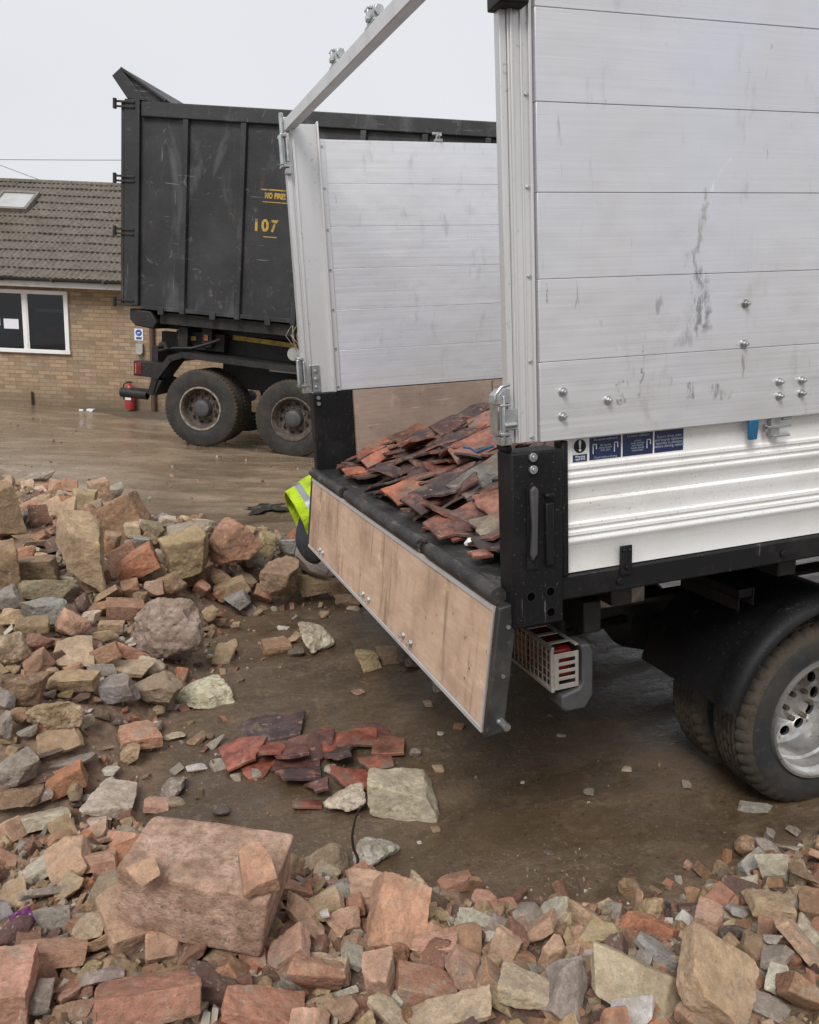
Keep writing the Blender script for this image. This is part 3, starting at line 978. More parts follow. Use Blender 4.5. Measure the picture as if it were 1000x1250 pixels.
# latches on the posts
def latch(x, y, z, s, par):
    # hooked clamp: base plate, upright pin, sprung wire loop and keeper
    b = MB()
    b.box(x - .052, x + .022, y - .022, y - .017, z + .045, z + .108)
    b.box(x - .052, x - .045, y - .022, y + .03, z + .030, z + .120)
    b.box(x - .050, x - .012, y - .034, y + .026, z + .030, z + .040)
    b.box(x - .050, x - .008, y - .034, y + .026, z + .118, z + .125)
    b.box(x - .046, x - .004, y - .030, y + .02, z + .0, z + .026)
    b.tube([(x - .034, y - .026, z + .005), (x - .034, y - .026, z + .150)], .0075, 10)
    b.tube([(x - .034, y - .030, z + .062), (x + .012, y - .034, z + .062)], .009, 10)
    b.prism([(x - .062, y - .03, z + .125), (x - .058, y - .03, z + .150), (x - .038, y - .03, z + .166), (x - .008, y - .03, z + .170), (x - .006, y - .03, z + .128)], (0, .052, 0))
    b.v = [(x + .004 + (p[0] - x) * .70, p[1], z + (p[2] - z) * .84) for p in b.v]
    b.tube([(x - .046, y - .033, z + .112), (x - .044, y - .033, z + .13), (x - .028, y - .033, z + .148), (x - .004, y - .033, z + .153)], .0045, 8)
    0 and b.tube([(x - .060, y - .033, z + .128), (x - .058, y - .033, z + .15), (x - .036, y - .033, z + .170), (x - .004, y - .033, z + .176)], .005, 8)
    return b.build('post_latch', M['galv'], par, .0025)
latch(.004, .0, PB + .0, 1, np_)
def latch_far(z, par):
    y = 2.30
    b = MB()
    b.box(-.052, -.040, y - .03, y + .03, z - .055, z + .075)
    b.box(-.062, -.030, y - .04, y + .03, z + .066, z + .082)
    b.box(-.062, -.026, y - .04, y + .03, z - .070, z - .055)
    b.tube([(-.060, y - .035, z - .06), (-.060, y - .035, z + .07)], .010, 10)
    b.tube([(-.030, y - .035, z - .045), (-.030, y - .035, z + .06)], .008, 10)
    b.box(-.045, -.015, y - .034, y - .0, z - .10, z - .07)
    return b.build('post_latch', M['galv'], par, .003)
latch_far(2.505, fp)
latch_far(1.452, fp)
b = MB().box(-.002, .052, 2.276, 2.2838, PB + .0, PB + .135)
for k in range(3):
    b.tube([(.028, 2.277, PB + .025 + .04 * k), (.028, 2.268, PB + .025 + .04 * k)], .0075, 10)
b.build('hinge_plate', M['galv'], fp, .0015)

# details on the near dropside
b = MB().box(.333, .371, -.020, -.0135, ZB + .008, ZB + .092)
b.tube([(.343, -.02, ZB + .08), (.343, -.025, ZB + .08)], .005, 8)
b.tube([(.361, -.02, ZB + .08), (.361, -.025, ZB + .08)], .005, 8)
b.tube([(.352, -.02, ZB + .03), (.352, -.026, ZB + .03)], .006, 8)
b.build('side_hinge', M['black'], tip, .003)
for x in (.335, .905):
    MB().tube([(x, -.0118, ZB - .010), (x, -.019, ZB - .010)], .011, 8).build('bolt', M['black'], tip, .002)
b = MB().prism([(.742, -.034, PB + .002), (.777, -.034, PB + .002), (.771, -.034, PB - .055), (.745, -.034, PB - .055)], (0, .012, 0))
b.build('strap_end', M['bluestrap'], tip, .003)
b = MB()
b.box(.832, .862, -.020, -.002, PB - .052, PB + .0)
b.box(.806, .90, -.026, -.0195, PB - .030, PB - .022)
b.box(.834, .892, -.030, -.0195, PB - .056, PB - .049)
b.box(.806, .814, -.026, -.012, PB - .040, PB - .018)
b.tube([(.868, -.022, PB - .005), (.90, -.022, PB - .005)], .005, 8)
b.build('hook_bracket', M['galv'], tip, .0015)
def sticker(x0, x1, z0, z1, name='sticker', mat=None):
    return MB().box(x0, x1, -.0012, .002, z0, z1).build(name, mat or M['stickerblue'], ds)
def lettering(par, body, x, z, size, bold=0., sx=1., mat=None):
    return text_mesh('lettering', body, size, mat or M['stickerwhite'], par, Matrix.Translation((x, -.0018, z)) @ FACE_Y, bold, sx, .0003)
zc = 1.318
w0 = MB().box(.194, .2405, -.0008, .002, 1.287, 1.352).build('sticker', M['stickerwhite'], ds)
m = MB().lathe([(-.0016, .0), (-.0016, .0185)], (.217, 0, 1.3300), 28)
m.build('warning_disc', M['black'], w0)
m = MB().box(.196, .2385, -.0016, .0, 1.2885, 1.3075)
m.build('caption_panel', M['stickerblue'], w0)
lettering(w0, '!', .217, 1.3295, .040, .0012)
lettering(w0, 'Warning\nread first', .217, 1.2985, .0085, .0001)
s1 = sticker(.2465, .3440, 1.289, 1.349)
lettering(s1, 'To secure tailboard', .295, 1.343, .0092, .0001, mat=M['stickerpale'])
lettering(s1, 'lift handle\nclose board\nlock pins', .295, 1.320, .0085, 0, mat=M['stickerpale'])
lettering(s1, 'Check before driving', .295, 1.294, .0085, 0, mat=M['stickerpale'])
m = MB()
for x0 in (.256, .322):
    m.box(x0, x0 + .0022, -.0018, -.0008, 1.305, 1.331)
    m.box(x0, x0 + .012, -.0018, -.0008, 1.3295, 1.3315)
    m.box(x0 + .010, x0 + .0125, -.0018, -.0008, 1.317, 1.3295)
m.build('diagram', M['stickerwhite'], s1)
s2 = sticker(.3495, .4455, 1.289, 1.349)
lettering(s2, 'To lower tailboard', .397, 1.343, .0092, .0001, mat=M['stickerpale'])
lettering(s2, 'release\nboth catches\nhold board\nlower slowly\nstand clear', .396, 1.316, .0083, 0, mat=M['stickerpale'])
m = MB()
m.box(.425, .4272, -.0018, -.0008, 1.305, 1.329)
m.box(.425, .438, -.0018, -.0008, 1.3275, 1.3295)
m.box(.436, .4385, -.0018, -.0008, 1.315, 1.3275)
m.build('diagram', M['stickerwhite'], s2)
s3 = sticker(.4510, .5450, 1.289, 1.349)
lettering(s3, 'Ensure drop sides\nand boards tightened\nsecurely in position\nbefore driving vehicle', .498, 1.319, .0112, .0001, mat=M['stickerpale'])

# chassis below
m = MB()
m.box(.15, XF, .62, .70, .68, .84)
m.build('chassis_rail', M['chassis'], tip, .005)
m = MB().box(.15, XF, 1.60, 1.68, .68, .84)
m.build('chassis_rail', M['chassis'], tip, .005)
m = MB()
for x in (.35, .95, 1.5, 2.2, 2.9):
    m.box(x, x + .07, .05, 2.25, .842, .913)
m.build('bed_bearer', M['chassis'], tip, .004)
m = MB().box(.36, .62, .32, .40, .745, .842)
m.box(.34, .64, .30, .315, .735, .815)
bm_ = m.build('bracket_plate', M['beige'], tip, .006)
m = MB()
for x in (.42, .47, .52):
    m.lathe([(-.001, 0.0), (-.001, .012)], (x, .2995, .79), 14)
m.build('bolt_hole', M['black'], bm_)
m = MB().box(.24, .32, .40, .46, .62, .80)
m.box(.20, .36, .42, .50, .55, .63)
m.build('mounting_block', M['chassis'], tip, .012)
m = MB()
m.tube([(.30, .30, .875), (.42, .26, .845), (.55, .22, .86), (.66, .2, .89)], .010, 8)
m.tube([(.18, .40, .83), (.21, .36, .79), (.24, .34, .80), (.25, .33, .85)], .006, 8)
m.build('hose', M['chassis'], tip)
for y in (.66, 1.64):
    MB().bar((.18, y, .60), (1.9, y, .60), .075, .02).build('leaf_spring', M['chassis'], tip, .003)
m = MB().tube([(1.19, .25, .33), (1.19, 2.05, .33)], .055, 16)
m.tube([(1.19, .98, .33), (1.19, 1.0, .33), (1.19, 1.15, .33), (1.19, 1.32, .33), (1.19, 1.34, .33)], [.06, .13, .17, .13, .06], 18)
m.build('rear_axle', M['chassis'], tip)
m = MB().bar((.42, .95, .36), (1.1, 1.05, .36), .03, .03)
m.tube([(.50, .60, .62), (.50, .60, .40)], .012, 8)
m.tube([(.50, .60, .40), (.50, .60, .36), (.50, .60, .33)], [.025, .04, .02], 12)
m.build('tow_rod', M['chassis'], tip)

# rear lamp in its wire guard and plastic bumper end
lamp = MB().box(.196, .262, .125, .475, .610, .705).build('rear_lamp', M['red'], tip, .006)
MB().box(.190, .1955, .28, .36, .615, .700).build('lens', M['amber'], lamp, .002)
g = MB()
GX_ = .181
for k in range(15):
    y = .105 + k * .0268
    g.bar((GX_, y, .592), (GX_, y, .722), .0036, .0036, (0, 1, 0))
for k in range(6):
    z = .594 + k * .0255
    g.bar((GX_ + .0038, .102, z), (GX_ + .0038, .488, z), .0036, .0036)
g.bar((GX_, .102, .595), (GX_, .102, .720), .010, .010, (0, 1, 0))
g.bar((GX_ + .001, .095, .593), (GX_ + .001, .49, .593), .010, .012)
g.bar((GX_ + .001, .095, .723), (GX_ + .001, .49, .723), .010, .012)
# slotted side plate
for z0, z1 in ((.592, .608), (.620, .631), (.643, .654), (.666, .677), (.689, .706)):
    g.box(.196, .262, .096, .099, z0, z1)
g.box(.186, .202, .0955, .0995, .592, .706)
g.box(.257, .268, .0955, .0995, .592, .706)
for k in range(5):
    y = .14 + k * .07
    g.bar((GX_, y, .724), (.265, y, .724), .016, .004)
g.box(.258, .270, .10, .49, .7205, .7260)
g.build('lamp_guard', M['guardwhite'], tip, .0012)
b = MB()
b.prism([(.268, .085, .725), (.300, .085, .725), (.312, .085, .700), (.312, .085, .560), (.285, .085, .520), (.222, .085, .520), (.205, .085, .535), (.205, .085, .575), (.262, .085, .588), (.276, .085, .605), (.276, .085, .700)], (0, .08, 0))
b.build('bumper_end', M['greyplastic'], tip, .007)
MB().bar((.285, .16, .64), (.285, 2.1, .64), .05, .10).build('under_run_bar', M['chassis'], tip, .006)
MB().box(.30, .36, .12, .5, .74, .84).build('lamp_bracket', M['chassis'], tip, .005)

# rear wheels
WC = Vector((1.19, 0, .303))
def tip_wheel(y0, rng_seg=160):
    t = tyre_mb(WC, .328, .185, .212, 176, 44, .008, y0).build('tyre', [M['tyre'], M['tread']], None, 0, 40)
    return t
def wheel_thing(y0, mirror=False):
    wr = MB()
    s = -1 if mirror else 1
    yc = y0 + (.185 if mirror else 0)
    rim = [(.012, .2165), (-.004, .213), (-.004, .204), (.014, .200), (.026, .188), (.075, .184), (.082, .176), (.150, .172), (.164, .166), (.170, .150)]
    wr.lathe([(yc + s * a, r) for a, r in rim], WC, 96)
    # dished disc with oval holes
    
    nh, rc, ra_, rb_ = 12, .124, .0185, .0215
    seg = 120
    for k in range(seg):
        pass
    disc_y = yc + s * .166
    hole = []
    for h in range(nh):
        a0 = 2 * math.pi * (h - .5) / nh
        a1 = 2 * math.pi * (h + .5) / nh
        am = (a0 + a1) / 2
        npt = 24
        # outline of the sector then the hole: bridge with quads
        outp, inn = [], []
        for q in range(npt):
            th = 2 * math.pi * q / npt
            inn.append((rc + ra_ * math.sin(th), am + rb_ / rc * math.cos(th)))
            # sector boundary point by projecting a square
            cx_, sx_ = math.cos(th), math.sin(th)
            k_ = 1 / max(abs(cx_), abs(sx_))
            outp.append((.120 + .030 * sx_ * k_, am + (a1 - a0) / 2 * cx_ * k_))
        vs = []
        for r, aa in outp: vs.append(WC + Vector((r * math.cos(aa), disc_y, r * math.sin(aa))))
        for r, aa in inn: vs.append(WC + Vector((r * math.cos(aa), disc_y + s * .004, r * math.sin(aa))))
        for r, aa in inn: vs.append(WC + Vector((r * math.cos(aa), disc_y + s * .016, r * math.sin(aa))))
        fs = []
        for q in range(npt):
            q2 = (q + 1) % npt
            fs.append((q, q2, npt + q2, npt + q))
            fs.append((npt + q, npt + q2, 2 * npt + q2, 2 * npt + q))
        wr.add(vs, fs)
    wr.lathe([(yc + s * .166, .090), (yc + s * .158, .084), (yc + s * .154, .070), (yc + s * .134, .066), (yc + s * .126, .058), (yc + s * .126, .0)], WC, 64)
    return wr
for i, (y0, mir) in enumerate(((.062, False), (.285, True), (1.84, False), (2.06, True))):
    wt = MB()
    t = tyre_mb(WC, .328, .188, .212, 176, 44, .008, y0)
    to = t.build('wheel', [M['tyre'], M['tread']], tip, 0, 40)
    r = wheel_thing(y0, mir).build('rim', M['rimsilver'], to, 0, 40)
    MB().lathe([(y0 + .186, 0.0), (y0 + .186, .165)] if not mir else [(y0 + .002, 0), (y0 + .002, .165)], WC, 48).build('brake_drum', M['hole'], to)
    if not mir:
        for k in range(6):
            a_ = 2 * math.pi * k / 6
            p = WC + Vector((.052 * math.cos(a_), y0 + .126, .052 * math.sin(a_)))
            MB().tube([p, p + Vector((0, -.018, 0))], .010, 6).build('wheel_nut', M['rimrust'], to)
# mudguards: an arc over each pair of wheels with a rolled outer lip
def guard(y0, y1, out):
    m = MB()
    prof = [(y0 + .004 * out, .388), (y0 - .004 * out, .396), (y0 - .004 * out, .408), (y0 + .006 * out, .420), (y0 + .022 * out, .429), (y0 + .050 * out, .432), (y0 + .072 * out, .428), (y0 + .088 * out, .418), (y0 + .12 * out, .414), (y1, .414), (y1, .408), (y0 + .05 * out, .408), (y0 + .016 * out, .402), (y0 + .010 * out, .388)]
    A0, A1, nseg = rad(166), rad(18), 44
    vs, fs = [], []
    n = len(prof)
    for k in range(nseg + 1):
        a_ = A0 + (A1 - A0) * k / nseg
        for y, r in prof:
            flare = 1.0
            vs.append((WC.x + r * flare * math.cos(a_), y, WC.z + .012 + r * math.sin(a_)))
    for k in range(nseg):
        for j in range(n):
            j2 = (j + 1) % n
            fs.append((k * n + j, k * n + j2, (k + 1) * n + j2, (k + 1) * n + j))
    fs.append(tuple(range(n)))
    fs.append(tuple(reversed([nseg * n + j for j in range(n)])))
    m.add(vs, fs)
    return m.build('mudguard', M['blackplastic'], tip, 0, 40)
mg = guard(.035, .53, 1)
guard(2.265, 1.77, -1)
b = MB()
b.box(.90, .955, .16, .46, .745, .775)
b.box(.90, .905, .16, .46, .700, .745)
b.box(.953, .958, .155, .46, .715, .778)
b.build('mudguard_bracket', M['black'], tip, .004)

# cab and front wheels out of view, added to block light under the bed
cabp = [(XF + .12, 0, .55), (XF + .12, 0, 2.25), (XF + .55, 0, 2.42), (XF + 1.15, 0, 2.30), (XF + 1.75, 0, 1.45), (XF + 2.35, 0, 1.20), (XF + 2.45, 0, .55)]
cabm = MB().prism([(x, .12, z) for x, y, z in cabp], (0, 2.06, 0)).build('cab', M['white'], tip, .05)
for yy in (.114, 2.178):
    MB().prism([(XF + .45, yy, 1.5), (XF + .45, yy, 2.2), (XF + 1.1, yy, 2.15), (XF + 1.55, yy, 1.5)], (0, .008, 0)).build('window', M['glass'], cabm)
for yy in (.10, 1.99):
    fw_ = tyre_mb(Vector((XF + 1.55, 0, .303)), .328, .2, .212, 96, 32, .008, yy).build('wheel', [M['tyre'], M['tread']], tip, 0, 40)
    MB().lathe([(yy + .1, 0), (yy + .1, .1), (yy + .02, .2), (yy + .02, .214)], (XF + 1.55, 0, .303), 40).build('rim', M['rimsilver'], fw_)
MB().box(1.75, 2.9, .16, .56, .40, .80).build('fuel_tank', M['chassis'], tip, .04)  # this box and the next two added to block light underneath
MB().box(1.75, 2.6, 1.74, 2.14, .42, .82).build('tool_box', M['chassis'], tip, .02)
MB().box(.62, 3.2, .72, 1.58, .70, .82).build('tipping_gear', M['chassis'], tip, .02)

# ------------------------------------------------------------------ hook-lift lorry with its container
def frame(yaw, pitch, loc):
    return Matrix.Translation(loc) @ Matrix.Rotation(rad(yaw), 4, 'Z') @ Matrix.Rotation(rad(pitch), 4, 'Y')
LF = frame(-28.774, 7.986, (-.7194, 10.5022, 2.6457))
lor = empty('hook_lift_lorry', LF)
tag(lor, 'dark hook-lift lorry with muddy twin rear axles standing beyond the tipper', 'lorry')
cont = empty('waste_container', LF)
tag(cont, 'tall black ribbed steel waste container numbered 107 on the hook-lift lorry', 'container')
CL, CW, CB, CT = 6.2, 2.35, -.505, 2.115
m = MB()
m.box(.0, CL, .06, .10, CB, CT - .12)
m.build('side_wall', M['container'], cont)
m = MB()
m.box(.0, CL, CW - .10, CW - .06, CB, CT - .12)
m.box(CL - .04, CL, .10, CW - .10, CB, CT)
m.box(.0, CL - .05, .11, CW - .11, CB, CB + .04)
m.build('shell', M['container'], cont)
m = MB()
m.box(.255, CL, .0, .115, CT - .185, CT)
m.build('top_rail', M['container'], cont, .012)
m = MB().box(.255, CL, CW - .115, CW, CT - .185, CT)
m.build('top_rail', M['container'], cont, .012)
m = MB()
for k in range(7):
    u = .825 + k * .795
    m = MB()
    m.prism([(u, .06, CB - .055), (u + .100, .06, CB - .055), (u + .086, .0, CB - .055), (u + .014, .0, CB - .055)], (0, 0, CT - .19 - CB + .055))
    m.build('rib', M['container'], cont, .006)
for u in (.515, 1.27, 2.06, 2.86, 3.65):
    MB().box(u, u + .085, .015, .06, CB - .09, CB + .01).build('base_tab', M['container'], cont, .004)
MB().box(.25, CL, .03, .0595, CB - .035, CB + .02).build('base_rail', M['container'], cont, .004)
# rear door, seen edge on, and its corner post
m = MB().box(.02, .235, .0, .13, CB + .0, CT + .02)
m.build('corner_post', M['container'], cont, .012)
m = MB().box(.02, .235, CW - .13, CW, CB, CT + .02)
m.build('corner_post', M['container'], cont, .012)
m = MB().box(-.03, .018, .01, CW - .01, CB + .01, CT - .01)
m.build('rear_door', M['container'], cont, .008)
for z in (2.06, 1.14, .465, -.475):
    m = MB()
    m.box(-.10, .17, -.018, -.002, z + .020, z + .048)
    m.box(-.10, .17, -.018, -.002, z - .040, z - .014)
    m.tube([(-.105, -.016, z - .060), (-.105, -.016, z + .068)], .026, 12)
    m.build('hinge', M['chassis'], cont, .004)
# raised flap at the back
m = MB()
P0, P1, P2 = Vector((-.165, 0, 2.42)), Vector((-.055, 0, 2.50)), Vector((.24, 0, CT + .03))
m.prism([(-.155, 0, 2.40), (-.045, 0, 2.492), (.07, 0, 2.385), (.33, 0, CT + .003), (.06, 0, CT + .022)], (0, .075, 0))
m.build('flap_arm', M['container'], cont, .006)
m = MB().prism([(-.155, CW - .075, 2.40), (-.045, CW - .075, 2.492), (.07, CW - .075, 2.385), (.33, CW - .075, CT + .003), (.06, CW - .075, CT + .022)], (0, .075, 0))
m.build('flap_arm', M['container'], cont, .006)
m = MB()
m.prism([(-.060, .075, 2.500), (-.035, .075, 2.512), (.60, .075, CT + .03), (.575, .075, CT + .002)], (0, CW - .15, 0))
m.build('flap_sheet', M['container'], cont, .003)
MB().prism([(-.030, .050, 2.49), (.59, .050, CT + .012), (.30, .050, CT + .004), (.06, .050, 2.38)], (0, .012, 0)).build('flap_gusset', M['container'], cont)
m = MB().bar((-.035, .02, 2.498), (.60, .02, CT + .022), .05, .03)
m.build('flap_stay', M['container'], cont, .003)
t_ = text_mesh('lettering', 'NO FIRES', .092, M['lettering'], cont, Matrix.Translation((2.125, .0575, 1.066)) @ FACE_Y, .006, .70, .0015, space=1.1)
MB().box(1.925, 2.36, .0585, .0605, 1.135, 1.150).build('lettering_border', M['lettering'], cont)
MB().box(1.95, 2.36, .0585, .0605, .985, .995).build('lettering_border', M['lettering'], cont)
text_mesh('lettering', '107', .205, M['lettering'], cont, Matrix.Translation((2.0, .0575, .685)) @ FACE_Y, .008, .95, .0015, space=1.25)
MB().box(1.98, 2.17, .0585, .0605, .545, .556).build('lettering_border', M['lettering'], cont)
m = MB()
rgr = random.Random(3)
for k in range(9):
    u0 = 2.50 + rgr.uniform(-.05, .06)
    m.tube([(u0, .02, -.55), (u0 + rgr.uniform(-.08, .05), .0, -.66 - rgr.uniform(0, .06)), (u0 + rgr.uniform(-.02, .13), .0, -.78 - rgr.uniform(0, .15))], .006, 5)
m.build('frayed_rope', M['beige'], cont)

# lorry running gear (lorry frame: x along, y away, z up)
def lp(name, m, mat, bev=.006): return m.build(name, mat, lor, bev)
lp('subframe', MB().box(.35, 6.4, .55, .72, -.80, -.545).box(.35, 6.4, 1.65, 1.82, -.80, -.545).box(.5, 6.2, .12, .50, -.72, -.56), M['chassis'])
lp('chassis_rail', MB().box(.30, 7.2, .60, .74, -1.14, -.845), M['chassis'])
lp('chassis_rail', MB().box(.30, 7.2, 1.63, 1.77, -1.14, -.845), M['chassis'])
lp('hook_frame', MB().box(.62, 1.35, .40, .585, -1.05, -.80).box(.72, .86, .25, .40, -1.02, -.74).box(1.05, 1.2, .3, .42, -1.0, -.7), M['chassis'])
m = MB()
m.tube([(.131, .10, -.675), (.131, .42, -.675)], .12, 18)
lp('rear_roller', MB().prism([(.085, .04, -.545), (.40, .04, -.56), (.50, .04, -.70), (.44, .04, -.80), (.17, .04, -.775), (.09, .04, -.70)], (0, .45, 0)), M['chassis'], .02)
lp('marker_strip', MB().box(.66, .93, .370, .398, -.925, -.865), M['yellow'], 0)
lp('marker_strip', MB().prism([(1.42, .54, -.80), (1.42, .54, -.865), (2.75, .54, -.915), (2.75, .54, -.845)], (0, .008, 0)), M['yellow'], 0)
lp('marker_plate', MB().box(1.085, 1.145, .288, .298, -.90, -.82), M['amber'], 0)
m = MB()
m.tube([(.46, .2, -1.10), (.70, .16, -1.04), (.95, .2, -1.02), (1.20, .24, -.93), (1.35, .26, -.86)], .022, 8)
m.tube([(.52, .12, -1.02), (.60, .10, -.99), (.62, .10, -1.06)], .045, 10)
lp('air_hose', m, M['chassis'], 0)
lp('marker_lamp', MB().lathe([(.26, .0), (.265, .09), (.30, .10), (.40, .10)], (2.42, 0, -.965), 24), M['plasticgrey'], 0)
lp('side_plate', MB().box(2.15, 2.75, .06, .085, -1.215, -1.175), M['plasticgrey'], .002)
# angular wheel arch
arch = [(.40, -1.70), (.47, -1.46), (.70, -1.145), (.90, -1.075), (3.25, -1.135), (3.42, -1.30), (3.55, -1.60)]
m = MB()
for i in range(len(arch) - 1):
    (x0, z0), (x1, z1) = arch[i], arch[i + 1]
    d = Vector((x1 - x0, 0, z1 - z0)).normalized()
    nn = Vector((-d.z, 0, d.x))
    a0, a1 = Vector((x0, 0, z0)), Vector((x1, 0, z1))
    m.prism([a0, a1, a1 - nn * .020, a0 - nn * .020], (0, .62, 0))
    m.prism([a0 + nn * .006, a1 + nn * .006, a1 - nn * .075, a0 - nn * .075], (0, -.022, 0))
lp('mudguard', m, M['chassis'], 0)
lp('mud_flap', MB().prism([(.385, .0, -1.70), (.50, .0, -1.48), (.60, .0, -1.50), (.50, .0, -1.72)], (0, .58, 0)), M['chassis'])
bx = MB().box(.145, .60, .06, .30, -1.475, -1.265)
lo_ = lp('lamp_box', bx, M['chassis'])
MB().box(.165, .262, .050, .062, -1.452, -1.285).build('rear_lamp', M['red'], lo_, .004)
MB().box(.172, .190, .046, .052, -1.44, -1.30).build('lens', M['amber'], lo_, .002)
lp('tail_beam', MB().box(.32, .42, .25, 2.05, -1.30, -1.05), M['chassis'])
m = MB()
m.lathe([(0, .055), (0, .07), (.40, .07), (.40, .055)], (0, 0, 0), 20, closed=True)
RT = Matrix.Translation((-.06, .10, -1.735)) @ Matrix.Rotation(rad(-90), 4, 'Z')
m.v = [tuple(RT @ Vector(v)) for v in m.v]
m2 = MB(); m2.v, m2.f, m2.mi = m.v, m.f, m.mi
m2.box(.10, .42, .05, .16, -1.70, -1.655)
lp('exhaust_pipe', m2, M['chassis'], 0)
lp('axle', MB().tube([(1.172, .2, -1.838), (1.172, 2.1, -1.838)], .09, 14).tube([(2.522, .2, -1.838), (2.522, 2.1, -1.838)], .09, 14).box(1.3, 2.4, .5, .9, -1.55, -1.15), M['chassis'], 0)
for u, clean in ((1.172, True), (2.522, False), (5.9, False)):
    for yy in (.02, .36, 1.70, 2.04):
        first = yy in (.02, 2.04)
        cc = (u, 0, -1.838)
        t = tyre_mb(cc, .548, .30, .305, 180, 60, .014, yy).build('wheel', [M['tyre'], M['tread']], lor, 0, 40)
        if yy < .1:
            r = MB()
            r.lathe([(yy + .016, .312), (yy - .004, .306), (yy - .004, .288), (yy + .020, .282)], cc, 80, 1)
            r.lathe([(yy + .020, .282), (yy + .05, .262), (yy + .12, .255), (yy + .145, .238), (yy + .150, .20), (yy + .138, .16), (yy + .130, .135)], cc, 80)
            r.lathe([(yy + .130, .135), (yy + .09, .128), (yy + .03, .115), (yy + .015, .09), (yy + .01, .06), (yy + .008, .0)], cc, 40, 2)
            ro = r.build('rim', [M['rimrust'], M['rimlip'] if clean else M['rimrust'], M['greyplastic']], t, 0, 45)
            for k in range(10):
                a_ = 2 * math.pi * (k + .3) / 10
                h = MB()
                vs = []
                for q in range(16):
                    th = 2 * math.pi * q / 16
                    rr = .205 + .022 * math.sin(th)
                    aa = a_ + .034 / .205 * math.cos(th)
                    vs.append((u + rr * math.cos(aa), yy + .1445, -1.838 + rr * math.sin(aa)))
                h.add(vs, [tuple(range(16))])
                h.build('hand_hole', M['black'], ro, 0)
                b_ = a_ + math.pi / 10
                p = Vector((u + .16 * math.cos(b_), yy + .140, -1.838 + .16 * math.sin(b_)))
                MB().tube([p, p + Vector((0, -.035, 0))], .015, 6).build('wheel_nut', M['rimrust'], ro)

# ------------------------------------------------------------------ bungalow
HF = frame(-19.8, 5.2, (-3.206, 15.922, .571))
hou = empty('brick_bungalow', HF)
tag(hou, 'buff brick bungalow with a brown tiled roof behind the lorry', 'house')
WX0, WX1, WZ0, WZ1 = -1.50, 1.435, 1.018, 2.165     # window opening
WL0, WL1, WH = -9.0, 5.2, 2.235
m = MB()
m.box(WL0, WX0, 0, .25, -.5, WH).box(WX1, WL1, 0, .25, -.5, WH).box(WX0, WX1, 0, .25, -.5, WZ0 - .0).box(WX0, WX1, 0, .25, WZ1, WH)
m.box(WL1 - .25, WL1, .25, 9.2, -.5, WH)
m.box(WL0, WL0 + .25, .25, 9.2, -.5, WH)
m.build('wall', M['brickwall'], hou)
m = MB().box(WX0 - .3, WX1 + .3, 1.6, 1.65, .2, WH).box(WX0 - .3, WX1 + .3, .26, 1.6, .55, .6)
m.build('room_back', M['darkcloth'], hou)
sf = MB().box(.80, 1.9, .10, .30, .90, 1.33).box(.70, .86, .09, .34, .90, 1.42).box(.86, 1.9, .26, .40, 1.25, 1.50)  # added red boxes stand in for a car reflected in the window
sf.build('sofa', M['sofared'], hou, .05)
MB().box(-.6, .55, .12, .5, 1.16, 1.20).box(-.3, .2, .16, .3, 1.2, 1.5).build('desk', M['gutter'], hou, .01)  # added dark boxes stand in for reflected shapes
MB().box(.7, 1.30, .20, .34, 1.78, 1.84).build('shelf', M['plasticgrey'], hou)  # added grey bar, also standing in for a reflection
# soldier course under the sill
# window
m = MB()
fw = .062
y0, y1 = -.045, .045
m.box(WX0, WX1, y0, y1, WZ1 - fw, WZ1 + .012).box(WX0 - .012, WX1 + .012, y0 - .014, y1, WZ0 - .012, WZ0 + fw)
xs = [WX0, -.20, .612, WX1]
m.box(WX0, WX0 + fw, y0, y1, WZ0 + fw, WZ1 - fw).box(WX1 - fw, WX1, y0, y1, WZ0 + fw, WZ1 - fw)
for x in (-.42, .615):
    m.box(x - .035, x + .035, y0 + .002, y1, WZ0 + fw, WZ1 - fw)
wi = m.build('window', M['upvc'], hou, .006)
m = MB().box(.65, WX1 - fw, -.02, -.005, WZ0 + fw, WZ1 - fw)
m.build('pane', M['winglass'], wi)
m = MB().box(-.385, .58, -.02, -.005, WZ0 + fw, WZ1 - fw)
m.build('pane', M['winglass'], wi)
m = MB().box(WX0 + fw, -.455, -.02, -.005, WZ0 + fw, WZ1 - fw)
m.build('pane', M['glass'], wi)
m = MB()
for a, b in ((.65, WX1 - fw), (-.385, .58)):
    m.box(a, a + .022, -.034, -.0205, WZ0 + fw, WZ1 - fw).box(b - .022, b, -.034, -.0205, WZ0 + fw, WZ1 - fw)
m.build('window_bead', M['upvc'], wi, .003)
def notice(x0, x1, z0, z1, lab):
    o = MB().box(x0, x1, -.028, -.0205, z0, z1).build('paper_notice', M['paper'], None)
    o.matrix_world = HF
    tag(o, lab, 'notice')
    ln = MB()
    z = z1 - .03
    rr = random.Random(int(x0 * 100))
    while z > z0 + .03:
        ln.box(x0 + .02, x1 - .02 - rr.uniform(0, .08), -.0287, -.0279, z - .003, z)
        z -= .018
    return o
notice(.195, .478, 1.445, 1.628, 'white sheet of paper stuck inside the left pane of the bungalow window')
notice(-.08, .125, 1.50, 1.70, 'narrow sheet of white paper cut off by the left edge of the photo')
